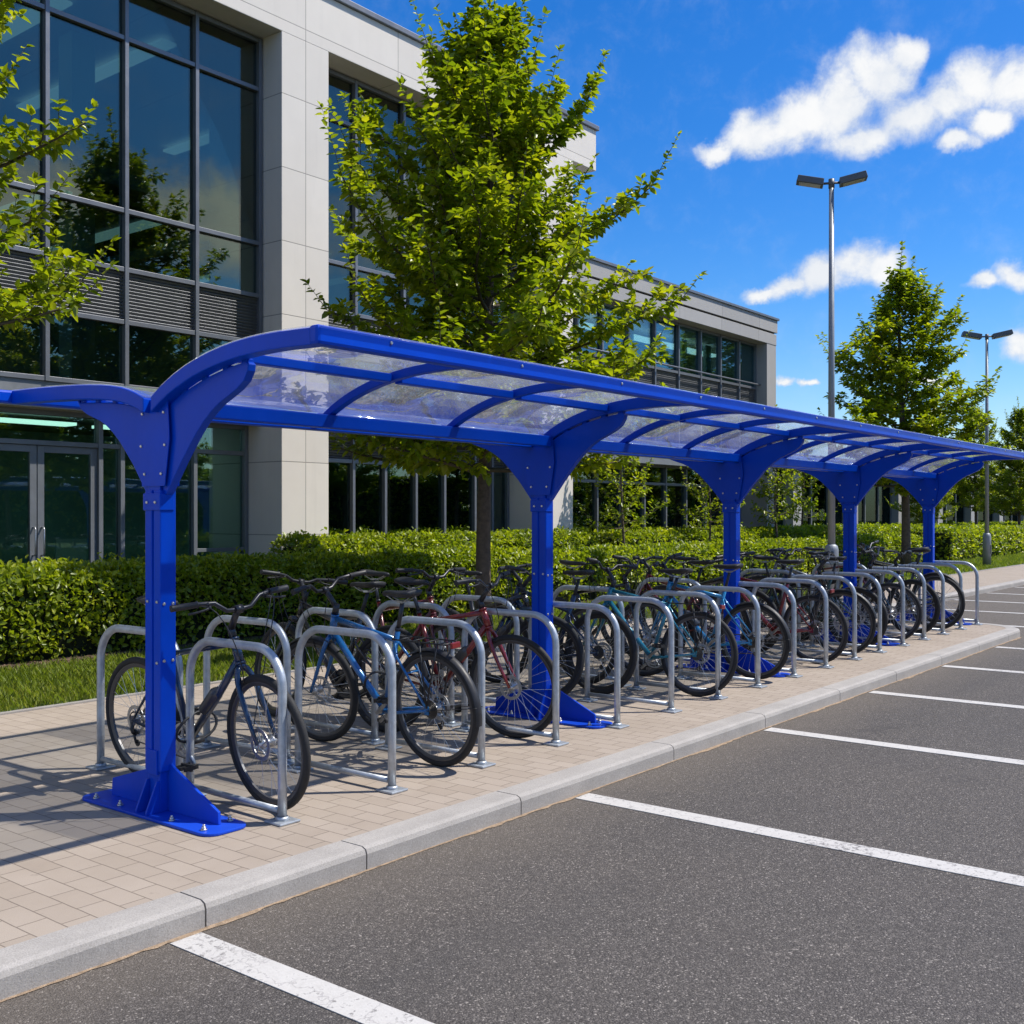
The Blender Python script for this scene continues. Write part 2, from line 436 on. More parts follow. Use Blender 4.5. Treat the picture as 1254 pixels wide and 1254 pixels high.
mat('lamp_housing', (0.10, 0.105, 0.11), 0.5, 0.2, var=0.1)
mat('lamp_lens', (0.42, 0.42, 0.36), 0.3, var=0.1, vscale=20)
mat('rubber', (0.016, 0.016, 0.017), 0.75, var=0.3, vscale=30, bump=0.2, bscale=160)
mat('rim_alloy', (0.10, 0.10, 0.105), 0.42, 0.7)
mat('dark_alloy', (0.055, 0.055, 0.06), 0.36, 0.7)
mat('rim_black', (0.02, 0.02, 0.022), 0.35, 0.2, coat=0.3)
mat('spoke_steel', (0.50, 0.51, 0.52), 0.4, 0.75)
mat('alloy', (0.42, 0.43, 0.44), 0.35, 0.85, var=0.15, vscale=60)
mat('black_plastic', (0.018, 0.018, 0.02), 0.5, var=0.2, vscale=40)
mat('saddle_vinyl', (0.022, 0.021, 0.022), 0.55, var=0.2, vscale=30, bump=0.1, bscale=200)
mat('chain_steel', (0.10, 0.095, 0.09), 0.45, 0.7, var=0.3, vscale=120)
PAINTS = {'navy': (0.010, 0.030, 0.075), 'blue': (0.010, 0.13, 0.36), 'red': (0.22, 0.014, 0.014), 'dark red': (0.115, 0.012, 0.013),
          'black': (0.014, 0.014, 0.016), 'teal': (0.02, 0.20, 0.30), 'cyan': (0.02, 0.24, 0.50), 'grey': (0.16, 0.165, 0.17), 'green': (0.02, 0.06, 0.045)}
for k, c in PAINTS.items():
    mat('bike_' + k.replace(' ', '_'), c, 0.28, 0.15, var=0.08, vscale=5, coat=0.6)
mat('bark', (0.105, 0.078, 0.055), 0.9, var=0.4, vscale=14, bump=0.8, bscale=24)
mat('twig', (0.085, 0.070, 0.040), 0.85, var=0.3, vscale=10)
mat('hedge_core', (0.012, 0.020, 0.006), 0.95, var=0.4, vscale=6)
mat('soil', (0.085, 0.055, 0.036), 0.95, var=0.45, vscale=22, bump=1.0, bscale=55)
mat('lawn', (0.055, 0.085, 0.018), 0.95, var=0.35, vscale=5, bump=0.8, bscale=80)
mat('sand', (0.34, 0.245, 0.16), 0.95, var=0.35, vscale=30, bump=0.8, bscale=200)
leafmat('tree_leaf', [(0.0, (0.100, 0.155, 0.008)), (0.5, (0.210, 0.265, 0.012)), (0.85, (0.345, 0.365, 0.017)), (1.0, (0.47, 0.44, 0.025))], 0.52, 0.34)
leafmat('hedge_leaf', [(0.0, (0.095, 0.145, 0.010)), (0.45, (0.215, 0.275, 0.016)), (0.85, (0.38, 0.41, 0.026)), (1.0, (0.54, 0.52, 0.08))], 0.46, 0.36)
leafmat('grass_blade', [(0.0, (0.12, 0.18, 0.020)), (0.6, (0.22, 0.285, 0.034)), (1.0, (0.36, 0.35, 0.09))], 0.4, 0.5)

# ------------------------------------------------------------------ mesh helpers


class MB:
    """collects shapes into one mesh"""
    def __init__(s): s.v = []; s.f = []; s.sm = []; s.mi = []; s.cur = 0
    def add(s, vs, fs, smooth=False):
        b = len(s.v); s.v.extend(tuple(map(float, p)) for p in vs)
        for f in fs:
            s.f.append(tuple(i + b for i in f)); s.sm.append(smooth); s.mi.append(s.cur)
        return s
    def box(s, lo, hi, rot=None, piv=None):
        x0, y0, z0 = lo; x1, y1, z1 = hi
        vs = [Vector(p) for p in ((x0, y0, z0), (x1, y0, z0), (x1, y1, z0), (x0, y1, z0), (x0, y0, z1), (x1, y0, z1), (x1, y1, z1), (x0, y1, z1))]
        if rot is not None:
            pv = Vector(piv) if piv else (Vector(lo) + Vector(hi)) / 2
            vs = [rot @ (p - pv) + pv for p in vs]
        return s.add(vs, [(0, 3, 2, 1), (4, 5, 6, 7), (0, 1, 5, 4), (1, 2, 6, 5), (2, 3, 7, 6), (3, 0, 4, 7)])
    def cbox(s, c, d, rot=None):
        return s.box([c[i] - d[i] / 2 for i in range(3)], [c[i] + d[i] / 2 for i in range(3)], rot)
    def tube(s, pts, r, n=8, closed=False, caps=True, smooth=True, squash=1.0):
        pts = [Vector(p) for p in pts]; m = len(pts)
        rs = list(r) if isinstance(r, (list, tuple)) else [r] * m
        tans = []
        for i in range(m):
            a = pts[(i - 1) % m] if (closed or i > 0) else pts[i]
            b = pts[(i + 1) % m] if (closed or i < m - 1) else pts[i]
            tans.append((b - a).normalized())
        up = Vector((0, 0, 1)) if abs(tans[0].z) < 0.9 else Vector((1, 0, 0))
        nrm = (up - tans[0] * up.dot(tans[0])).normalized()
        vs = []
        for i in range(m):
            t = tans[i]
            nrm = (nrm - t * nrm.dot(t))
            nrm = nrm.normalized() if nrm.length > 1e-6 else t.orthogonal().normalized()
            bi = t.cross(nrm)
            for k in range(n):
                a = 2 * math.pi * k / n
                vs.append(pts[i] + (nrm * math.cos(a) * squash + bi * math.sin(a)) * rs[i])
        fs = []
        for i in range(m if closed else m - 1):
            j = (i + 1) % m
            for k in range(n):
                k2 = (k + 1) % n
                fs.append((i * n + k, i * n + k2, j * n + k2, j * n + k))
        s.add(vs, fs, smooth)
        if caps and not closed:
            b = len(s.v) - m * n
            for f in (tuple(b + k for k in reversed(range(n))), tuple(b + (m - 1) * n + k for k in range(n))):
                s.f.append(f); s.sm.append(False); s.mi.append(s.cur)
        return s
    def sweep(s, pts, prof, up=(0, 0, 1), side=None, smooth=False):
        """sweep a closed 2-d profile (side, up) along a polyline without roll"""
        pts = [Vector(p) for p in pts]; m = len(pts); n = len(prof); vs = []
        for i in range(m):
            t = (pts[min(i + 1, m - 1)] - pts[max(i - 1, 0)]).normalized()
            sd = Vector(side) if side else t.cross(Vector(up)).normalized()
            u = sd.cross(t).normalized()
            for (a, b) in prof: vs.append(pts[i] + sd * a + u * b)
        fs = [(i * n + k, i * n + (k + 1) % n, (i + 1) * n + (k + 1) % n, (i + 1) * n + k) for i in range(m - 1) for k in range(n)]
        fs += [tuple(reversed(range(n))), tuple((m - 1) * n + k for k in range(n))]
        return s.add(vs, fs, smooth)
    def prism(s, poly, lo, hi, axes='yz'):
        """extrude a 2-d outline along the remaining axis"""
        def P(a, b, c):
            return {'yz': (c, a, b), 'xz': (a, c, b), 'xy': (a, b, c)}[axes]
        n = len(poly)
        vs = [P(a, b, lo) for a, b in poly] + [P(a, b, hi) for a, b in poly]
        fs = [tuple(range(n)), tuple(reversed(range(n, 2 * n)))] + [(i, i + n, (i + 1) % n + n, (i + 1) % n) for i in range(n)]
        return s.add(vs, fs)
    def ring(s, c, axis, prof, n=48, smooth=True):
        """lathe: profile (radius, along axis) round an axis through c"""
        ax = Vector(axis).normalized(); a = ax.orthogonal().normalized(); b = ax.cross(a); c = Vector(c); k = len(prof)
        vs = [c + (a * math.cos(2 * math.pi * i / n) + b * math.sin(2 * math.pi * i / n)) * pr + ax * pa for i in range(n) for pr, pa in prof]
        fs = [(i * k + j, i * k + (j + 1) % k, ((i + 1) % n) * k + (j + 1) % k, ((i + 1) % n) * k + j) for i in range(n) for j in range(k)]
        return s.add(vs, fs, smooth)
    def disc(s, c, axis, r, h, n=16, r2=None):
        ax = Vector(axis).normalized(); a = ax.orthogonal().normalized(); b = ax.cross(a); c = Vector(c)
        r2 = r if r2 is None else r2
        lo = [c - ax * h / 2 + (a * math.cos(2 * math.pi * i / n) + b * math.sin(2 * math.pi * i / n)) * r for i in range(n)]
        hi = [c + ax * h / 2 + (a * math.cos(2 * math.pi * i / n) + b * math.sin(2 * math.pi * i / n)) * r2 for i in range(n)]
        s.add(lo + hi, [(i, (i + 1) % n, (i + 1) % n + n, i + n) for i in range(n)], True)
        base = len(s.v) - 2 * n
        for f in (tuple(base + i for i in reversed(range(n))), tuple(base + n + i for i in range(n))):
            s.f.append(f); s.sm.append(False); s.mi.append(s.cur)
        return s
    def mesh(s, name, mats):
        me = bpy.data.meshes.new(name)
        me.from_pydata(s.v, [], s.f)
        for m in (mats if isinstance(mats, (list, tuple)) else [mats]): me.materials.append(MAT[m] if isinstance(m, str) else m)
        me.polygons.foreach_set('use_smooth', s.sm)
        me.polygons.foreach_set('material_index', s.mi)
        me.update()
        return me
    def build(s, name, mats, parent=None, bevel=0.0, loc=None):
        o = bpy.data.objects.new(name, s.mesh(name, mats)); COL.objects.link(o)
        if parent: o.parent = parent
        if loc: o.location = loc
        if bevel:
            b = o.modifiers.new('bevel', 'BEVEL'); b.width = bevel; b.segments = 2; b.limit_method = 'ANGLE'; b.angle_limit = R(40)
            b.harden_normals = False
        return o


def np_mesh(name, verts, quads, mats, smooth=True):
    me = bpy.data.meshes.new(name)
    v = np.ascontiguousarray(verts.reshape(-1, 3), dtype=np.float32); q = np.ascontiguousarray(quads, dtype=np.int32)
    k = q.shape[1]
    me.vertices.add(len(v)); me.vertices.foreach_set('co', v.ravel())
    me.loops.add(q.size); me.loops.foreach_set('vertex_index', q.ravel())
    me.polygons.add(len(q)); me.polygons.foreach_set('loop_start', np.arange(0, q.size, k, dtype=np.int32))
    me.update(calc_edges=True)
    me.polygons.foreach_set('use_smooth', np.full(len(q), smooth))
    for m in (mats if isinstance(mats, (list, tuple)) else [mats]): me.materials.append(MAT[m])
    return me


def norm(a): return a / np.maximum(np.linalg.norm(a, axis=1, keepdims=True), 1e-9)


def leaves(P, D, N, L, W, fold=0.22, droop=0.18):
    """folded, drooping leaves: six corners, two faces either side of the midrib"""
    D = norm(D); S = norm(np.cross(D, N)); N = np.cross(S, D)
    L = L[:, None]; W = W[:, None]
    up = N * (W * fold)
    b = P
    t = P + D * L - N * (L * droop)
    r1 = P + D * L * 0.32 + S * W * 0.5 + up; l1 = P + D * L * 0.32 - S * W * 0.5 + up
    r2 = P + D * L * 0.70 + S * W * 0.38 + up * 0.7 - N * (L * droop * 0.45); l2 = P + D * L * 0.70 - S * W * 0.38 + up * 0.7 - N * (L * droop * 0.45)
    V = np.stack([b, r1, r2, t, l2, l1], 1)
    n = len(P); base = (np.arange(n) * 6)[:, None]
    Q = np.concatenate([base + np.array([[0, 1, 2, 3]]), base + np.array([[0, 3, 4, 5]])], 0)
    return V, Q


def tag(o, label=None, cat=None, group=None, kind=None):
    for k, v in (('label', label), ('category', cat), ('group', group), ('kind', kind)):
        if v: o[k] = v
    return o


def empty(name, loc=(0, 0, 0), label=None, cat=None, group=None, rz=0.0):
    o = bpy.data.objects.new(name, None); COL.objects.link(o); o.location = loc; o.rotation_euler = (0, 0, rz)
    o.empty_display_size = 0.2
    return tag(o, label, cat, group)


def copy_tree(o, parent=None):
    c = o.copy(); COL.objects.link(c)
    if parent:
        c.parent = parent
        c.matrix_parent_inverse = o.matrix_parent_inverse
    for ch in KIDS.get(o.name, []):
        pass
    for ch in list(o.children): copy_tree(ch, c)
    return c


KIDS = {}
ORD = ['first', 'second', 'third', 'fourth', 'fifth', 'sixth', 'seventh', 'eighth', 'ninth', 'tenth', 'eleventh', 'twelfth', 'thirteenth',
       'fourteenth', 'fifteenth', 'sixteenth', 'seventeenth', 'eighteenth']

# ------------------------------------------------------------------ ground, pavement, kerb, markings
ROAD_Z = -0.10
tag(MB().box((-120, -160, ROAD_Z - 0.3), (260, 200, ROAD_Z)).build('road', 'asphalt'), kind='structure')


def arc(cx, cy, r, a0, a1, n=10):
    return [(cx + r * math.cos(R(a0 + (a1 - a0) * i / n)), cy + r * math.sin(R(a0 + (a1 - a0) * i / n))) for i in range(n + 1)]


KY = 3.48
front = [(-14, KY)] + [(14.9, KY)] + arc(14.9, KY + 0.7, 0.7, -90, 0, 8)[1:] + [(15.6, 5.3)] + arc(16.3, 5.3, 0.7, 180, 90, 8)[1:] + [(90, 6.0)]
PAVE_BACK = 7.9
inner = [(-14, KY + 0.17), (14.9, KY + 0.17)] + arc(14.9, KY + 0.7, 0.53, -90, 0, 8)[1:] + [(15.43, 5.3)] + arc(16.3, 5.3, 0.87, 180, 90, 8)[1:] + [(90, 6.17)]
tag(MB().prism(inner + [(90, PAVE_BACK), (-14, PAVE_BACK)], -0.35, 0.0, 'xy').build('pavement', 'paving'), kind='structure')

# kerb stones with open joints
prof = [(0, -0.30), (0, -0.012), (0.010, 0.0), (0.165, 0.0), (0.165, -0.30)]
prof = [(-0.168, -0.30), (-0.168, 0.002), (-0.030, 0.002), (-0.008, -0.008), (0.0, -0.028), (0.0, -0.30)]
kb = MB()
jx = [-14, -11, -8, -5.5, -3.2, -1.4, 0.5, 1.6, 2.53, 3.38, 4.50, 6.10, 7.45, 8.9, 10.3, 11.7, 13.1, 14.4]
for a, b in zip(jx[:-1], jx[1:]):
    kb.sweep([(a + 0.004, KY, 0), (b - 0.004, KY, 0)], prof)
end = [(14.404, KY)] + front[2:2 + 8]
pts = [(14.404, KY)] + [p for p in front[1:]][0:1] + front[2:]
kb.sweep([(p[0], p[1], 0) for p in pts if p[0] <= 16.31], prof)
for a in range(8):
    kb.sweep([(16.31 + a * 9 + 0.004, 6.0, 0), (16.31 + a * 9 + 8.996, 6.0, 0)], prof)
tag(kb.build('kerb', 'kerb_stone'), kind='structure')

rng = random.Random(4)
sd = MB()
xs = [-6 + i * 0.05 for i in range(int(21 / 0.05))]
wd = [0.012 + 0.020 * max(0, math.sin(x * 3.1) * 0.5 + math.sin(x * 7.7 + 1) * 0.3 + rng.uniform(-0.3, 0.6)) for x in xs]
vs = [(x, KY + 0.002, ROAD_Z + 0.004) for x in xs] + [(x, KY - a, ROAD_Z + 0.003) for x, a in zip(xs, wd)]
n = len(xs)
sd.add(vs, [(i, i + n, i + n + 1, i + 1) for i in range(n - 1)])
tag(sd.build('gutter_sand', 'sand'), kind='structure')

for i, X in enumerate([-0.3, 2.42, 5.02, 7.42, 9.55, 11.65, 13.70]):
    tag(MB().box((X - 0.068, -1.6, ROAD_Z + 0.001), (X + 0.068, KY - 0.03, ROAD_Z + 0.004)).build('parking_line', 'road_paint'), kind='structure')
for i, X in enumerate([16.4, 18.6, 20.8, 23.0, 25.2, 27.4, 29.6, 31.8, 34.0, 36.2]):
    tag(MB().box((X - 0.068, 0.9, ROAD_Z + 0.001), (X + 0.068, 5.96, ROAD_Z + 0.004)).build('parking_line', 'road_paint'), kind='structure')

tag(MB().box((-40, PAVE_BACK, -0.3), (90, PAVE_BACK + 0.06, 0.012)).build('edging_strip', 'edging_stone'), kind='structure')
tag(MB().box((-40, PAVE_BACK + 0.06, -0.3), (140, 90, 0.004)).build('lawn', 'lawn'), kind='structure')
tag(MB().box((-40, 10.0, -0.1), (33.2, 12.0, 0.02)).build('planting_bed', 'soil'), kind='structure')
tag(MB().box((17.2, 10.9, 0.0), (70, 12.75, 0.024)).build('planting_bed', 'soil'), kind='structure')
tag(MB().box((-120, -60, -0.3), (200, -19, 0.0)).build('verge', 'lawn'), kind='structure')


def grass(seed=1):
    r = np.random.default_rng(seed)
    def patch(n, x0, x1, y0, y1, h):
        x = r.uniform(x0, x1, n); y = r.uniform(y0, y1, n)
        return x, y, h * r.uniform(0.5, 1.25, n)
    parts = [patch(52000, 2.5, 11.5, PAVE_BACK + 0.05, 10.12, 0.075), patch(26000, 11.5, 22, PAVE_BACK + 0.05, 10.1, 0.085), patch(16000, 22, 46, PAVE_BACK + 0.05, 9.9, 0.09)]
    x = np.concatenate([p[0] for p in parts]); y = np.concatenate([p[1] for p in parts]); h = np.concatenate([p[2] for p in parts])
    keep = ~((y > 9.95) & (r.random(len(y)) < 0.75)); x, y, h = x[keep], y[keep], h[keep]
    n = len(x); a = r.uniform(0, 2 * np.pi, n); ln = r.uniform(0.1, 0.75, n) * h
    wdt = 0.0035 + 0.00035 * np.maximum(0, x - 6)
    S = np.stack([np.cos(a + 1.57), np.sin(a + 1.57), np.zeros(n)], 1) * wdt[:, None]
    P = np.stack([x, y, np.zeros(n)], 1)
    mid = P + np.stack([np.cos(a) * ln * 0.35, np.sin(a) * ln * 0.35, h * 0.6], 1)
    tip = P + np.stack([np.cos(a) * ln, np.sin(a) * ln, h], 1)
    V = np.stack([P - S, P + S, mid + S * 0.7, tip, mid - S * 0.7], 1)
    b = (np.arange(n) * 5)[:, None]
    Q = b + np.array([[0, 1, 2, 3, 4]])
    o = bpy.data.objects.new('grass', np_mesh('grass', V, Q, 'grass_blade')); COL.objects.link(o)
    tag(o, 'short mown grass strip between paving and hedge', 'grass', kind='stuff')


grass()
# fallen bark and leaf chips along the foot of the hedge
r = np.random.default_rng(9)
n = 5200
P = np.stack([r.uniform(2.5, 20, n), 9.86 + np.abs(r.normal(0.22, 0.16, n)), np.full(n, 0.028)], 1)
a = r.uniform(0, 6.28, n)
V, Q = leaves(P, np.stack([np.cos(a), np.sin(a), r.normal(0, 0.2, n)], 1), np.stack([r.normal(0, .3, n), r.normal(0, .3, n), np.ones(n)], 1), r.uniform(.02, .05, n), r.uniform(.01, .02, n))
leafmat('mulch_chip', [(0.0, (0.06, 0.035, 0.02)), (0.5, (0.15, 0.09, 0.055)), (1.0, (0.28, 0.19, 0.12))], 0.05, 0.9)
o = bpy.data.objects.new('mulch', np_mesh('mulch', V, Q, 'mulch_chip')); COL.objects.link(o)
tag(o, 'brown bark mulch scattered along the foot of the hedge', 'mulch', kind='stuff')

# ------------------------------------------------------------------ office building


def pane(b, x0, x1, z0, z1, Y, m, name='window'):
    return MB().box((x0, Y - 0.008, z0), (x1, Y + 0.008, z1)).build(name, m, b)


def vbar(b, x, z0, z1, Y, w=0.055, d=0.13, m='mullion_grey'):
    return MB().box((x - w / 2, Y - d * 0.6, z0), (x + w / 2, Y + d * 0.4, z1)).build('mullion', m, b, 0.004)


def hbar(b, x0, x1, z, Y, h=0.06, d=0.11, m='mullion_grey'):
    return MB().box((x0, Y - d * 0.6, z - h / 2), (x1, Y + d * 0.4, z + h / 2)).build('transom', m, b, 0.004)


def louvre(b, x0, x1, z0, z1, Y):
    m = MB(); n = max(4, int((z1 - z0) / 0.042)); p = (z1 - z0) / n
    rot = Matrix.Rotation(R(-38), 3, 'X')
    for i in range(n):
        m.cbox(((x0 + x1) / 2, Y - 0.005, z0 + (i + 0.5) * p), (x1 - x0, 0.045, 0.006), rot)
    m.cur = 1
    m.box((x0, Y + 0.035, z0), (x1, Y + 0.05, z1))
    return m.build('louvre_panel', ['louvre_grey', 'dark_void'], b)


def curtain(b, Y, xs, zs, kinds, mats):
    """grid of window panes and louvre panels between mullions and transoms"""
    for x in xs: vbar(b, x, zs[0], zs[-1], Y)
    for i in range(len(xs) - 1):
        a, c = xs[i] + 0.0275, xs[i + 1] - 0.0275
        for j in range(len(zs)):
            hbar(b, a, c, zs[j] - (0.03 if j == len(zs) - 1 else -0.03 if j == 0 else 0), Y)
        for j, k in enumerate(kinds):
            z0 = zs[j] + (0.06 if j == 0 else 0.03); z1 = zs[j + 1] - (0.06 if j == len(kinds) - 1 else 0.03)
            if k == 'w': pane(b, a, c, z0, z1, Y, mats)
            else: louvre(b, a, c, z0, z1, Y)


def double_door(b, x0, xm, x1, Y, z1):
    for (a, c, hx) in ((x0, xm - 0.006, xm - 0.055), (xm + 0.006, x1, xm + 0.055)):
        m = MB(); s = 0.085
        m.box((a, Y - 0.03, 0.02), (a + s, Y + 0.03, z1)).box((c - s, Y - 0.03, 0.02), (c, Y + 0.03, z1))
        m.box((a + s, Y - 0.03, z1 - s), (c - s, Y + 0.03, z1)).box((a + s, Y - 0.03, 0.02), (c - s, Y + 0.03, 0.2))
        d = m.build('door', 'door_frame', b, 0.003)
        MB().box((a + s, Y - 0.006, 0.2), (c - s, Y + 0.006, z1 - s)).build('door_glass', 'glass_ground', d)
        h = MB()
        h.tube([(hx, Y - 0.03, 0.98), (hx, Y - 0.08, 0.98), (hx, Y - 0.095, 1.0), (hx, Y - 0.095, 1.3), (hx, Y - 0.08, 1.32), (hx, Y - 0.03, 1.32)], 0.011, 8)
        h.build('handle', 'alloy', d)


YF, YU, YG = 12.0, 12.47, 12.8
B = empty('office_building', (10, 12, 0), 'pale stone office building with tall blue glass bays behind the near hedge', 'building')
B.location = (0, 0, 0)
ROOF = 9.10
for (a, c) in ((3.9, 4.9), (10.0, 10.88), (16.1, 17.15)):
    MB().box((a, YF, 0), (c, YU + 1.2, 8.3)).build('column', 'stone_panel', B, 0.006)
MB().box((-8, YF - 0.0, 8.3), (17.95, 26, ROOF)).build('parapet', 'stone_panel', B, 0.008)
MB().box((-8.05, YF - 0.05, ROOF), (18.0, 26.05, ROOF + 0.09)).build('coping', 'mullion_grey', B, 0.01)
MB().box((17.1, YU + 1.0, 6.57), (17.9, 26, 8.3)).build('wall', 'stone_panel', B)
MB().box((-8, 25.6, 0), (17.1, 26, 8.3)).build('wall', 'stone_panel', B)
MB().box((-8, YF + 0.02, 0), (3.9, YF + 0.4, 8.3)).build('wall', 'stone_panel', B)
BAYS = [(4.9, 10.0, [4.93, 5.70, 6.76, 7.82, 8.88, 9.95]), (10.88, 16.1, [10.92, 11.82, 12.90, 13.98, 15.06, 16.06])]
for a, c, xs in BAYS:
    curtain(B, YU, xs, [3.08, 3.93, 4.60, 5.35, 7.55, 8.28], ['w', 'l', 'w', 'w', 'w'], 'glass_upper')
    MB().box((a, YU - 0.04, 2.80), (c, YU + 0.06, 3.08)).build('fascia', 'louvre_grey', B, 0.004)
    MB().box((a, YU - 0.02, 2.765), (c, YG + 0.3, 2.80)).build('soffit', 'soffit', B)
    MB().box((a + .01, YU + 0.07, 2.82), (c - .01, 19, 3.02)).build('floor_slab', 'interior_floor', B)
    MB().box((a + .01, YU + 0.25, 5.75), (c - .01, 19, 5.95)).build('floor_slab', 'interior_floor', B)
    for k in range(3):
        xx = a + 0.9 + k * 1.6
        MB().box((xx, 13.2 + 0.2 * k, 5.70), (xx + 0.25, 17.5, 5.735)).build('ceiling_or_fill_light', 'dim_light', B)
        MB().box((xx, 13.4, 8.20), (xx + 0.25, 17.5, 8.24)).build('ceiling_or_fill_light', 'dim_light', B)
    for q in range(3):
        MB().box((a + 0.3 + q * 1.6, 13.9, 2.70), (a + 1.5 + q * 1.6, 14.2, 2.74)).build('ceiling_or_fill_light', 'strip_or_fill_light', B)  # added fill strips, not known fittings, to brighten the ground floor behind the glass
    MB().box((a + 3.2, 14.2, 3.02), (a + 3.55, 14.55, 8.25)).build('interior_column', 'interior_pale', B)
    MB().box((a + 1.1, 15.5, 0.01), (a + 1.4, 15.8, 2.8)).build('interior_column', 'interior_pale', B)
MB().box((-7.5, 16.6, 0), (17.0, 16.8, 2.79)).build('interior_wall', 'interior_wall', B)
MB().box((-7.5, 19, 3.02), (17.0, 19.2, 8.3)).build('interior_wall', 'interior_wall', B)
MB().box((-7.5, YG + .1, 0.0), (17.0, 19, 0.03)).build('interior_floor', 'interior_floor', B)
# ground floor glazing of the entrance bay, with the double door
gz = 2.33
for x_ in (4.93, 6.0, 7.66, 7.97, 9.09, 9.96): vbar(B, x_, 0.03, 2.765, YG, 0.06, 0.12, 'door_frame')
for a, c in ((4.96, 5.97), (6.03, 7.63), (7.69, 7.94), (8.0, 9.06), (9.12, 9.93)):
    hbar(B, a, c, 2.735, YG, 0.06, 0.1, 'door_frame'); hbar(B, a, c, gz + 0.03, YG, 0.06, 0.1, 'door_frame')
    pane(B, a, c, gz + 0.06, 2.705, YG, 'glass_ground')
    if a != 6.03:
        hbar(B, a, c, 0.06, YG, 0.06, 0.1, 'door_frame'); hbar(B, a, c, 0.98, YG, 0.05, 0.1, 'door_frame') if a > 9 else None
        if a > 9:
            pane(B, a, c, 0.09, 0.955, YG, 'glass_ground'); pane(B, a, c, 1.005, gz, YG, 'glass_ground')
        else:
            pane(B, a, c, 0.09, gz, YG, 'glass_ground')
double_door(B, 6.035, 6.83, 7.625, YG, gz - 0.003)
xs = [10.92, 11.40, 12.08, 12.80, 13.54, 14.27, 15.10, 15.6, 16.06]
curtain(B, YG, xs, [0.03, 2.33, 2.765], ['w', 'l'], 'glass_ground')
# desks and people-height furniture glimpsed through the ground floor glass
for k, (xa, ya) in enumerate([(5.6, 15), (8.2, 15.4), (11.8, 15), (13.6, 15.5)]):
    MB().box((xa, ya, 0.70), (xa + 1.5, ya + .7, 0.74)).box((xa + .1, ya + .1, .03), (xa + .16, ya + .6, .7)).box((xa + 1.3, ya + .1, .03), (xa + 1.36, ya + .6, .7)).box((xa + .5, ya + .3, .76), (xa + 1.0, ya + .34, 1.1)).build('interior_desk', 'interior_pale', B)

W = empty('office_wing', (0, 0, 0), 'lower grey office wing with a flat roof and ribbon windows, past the big tree', 'building')
WX0, WX1, WR = 17.16, 26.35, 6.50
MB().box((WX0, YF, 5.86), (WX1, 26, 6.14)).build('fascia', 'grey_panel', W, 0.005)
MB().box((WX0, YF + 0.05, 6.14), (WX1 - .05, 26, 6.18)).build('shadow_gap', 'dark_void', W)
MB().box((WX0, YF - 0.02, 6.18), (WX1 + .02, 26, WR)).build('fascia', 'grey_panel', W, 0.005)
MB().box((WX0, YF - 0.06, WR), (WX1 + .06, 26.05, WR + 0.06)).build('coping', 'mullion_grey', W, 0.005)
MB().box((25.80, YF + 0.01, 0), (WX1 - .01, 26, 5.86)).build('wall', 'grey_panel', W)
wx = [17.19, 17.75, 18.65, 19.65, 20.75, 21.80, 22.85, 23.85, 24.85, 25.80]
curtain(W, YU - 0.1, wx, [2.85, 3.93, 4.72, 5.86], ['w', 'l', 'w'], 'glass_wing')
MB().box((WX0, YU - 0.12, 2.60), (25.79, YU + 0.1, 2.85)).build('fascia', 'louvre_grey', W)
MB().tube([(17.2, YU - 0.28, 4.80), (25.78, YU - 0.28, 4.80)], 0.02, 8).build('rail', 'mullion_grey', W)
wg = [17.19 + i * 0.955 for i in range(10)]
curtain(W, YG, wg, [0.03, 2.18, 2.62], ['w', 'w'], 'glass_ground')
MB().box((WX0, 14.7, 2.7), (25.79, 14.8, 5.86)).build('interior_wall', 'blind', W)
MB().box((WX0, YU, 2.62), (25.79, 20, 2.64)).build('floor_slab', 'interior_floor', W)
MB().box((WX0, 19, 0), (25.79, 19.2, 5.86)).build('interior_wall', 'interior_wall', W)
for k in range(6):
    MB().box((18.5 + k * 1.25, 13.6, 0.02), (18.72 + k * 1.25, 13.8, 2.6)).build('interior_column', 'interior_pale', W)
    MB().box((18.55 + k * 1.25, 13.2, 2.9), (18.8 + k * 1.25, 13.3, 5.8)).build('blind', 'blind', W)
MB().box((18, 13.3, 5.6), (25.6, 13.6, 5.66)).build('ceiling_or_fill_light', 'strip_or_fill_light', W)

D2 = empty('glass_pavilion', (0, 0, 0), 'long low glass pavilion with pale piers far behind the trees', 'building')
MB().box((33, 17, 3.2), (110, 30, 3.8)).build('roof', 'grey_panel', D2)
for k in range(13):
    MB().box((33.5 + k * 6, 17.3, 0), (34.3 + k * 6, 18, 3.2)).build('pier', 'grey_panel', D2)
    for q in range(3):
        xa = 34.35 + k * 6 + q * 1.72
        pane(D2, xa, xa + 1.66, 0.1, 3.2, 17.7, 'glass_far')
        MB().box((xa + 1.66, 17.62, 0.05), (xa + 1.72, 17.76, 3.2)).build('mullion', 'louvre_grey', D2)
MB().box((33.5, 23, 0), (110, 23.2, 3.2)).build('interior_wall', 'interior_wall', D2)

# ------------------------------------------------------------------ hedges


def lump(x, y, z, k):
    return (np.sin(x * 2.3 + k) * np.sin(z * 3.1 + y * 1.7 + k * 2) + 0.6 * np.sin(x * 5.3 + z * 4.2 + k) + 0.5 * np.sin(x * 9.1 + y * 6.3 - z * 7.0 + k * 3)) / 2.1


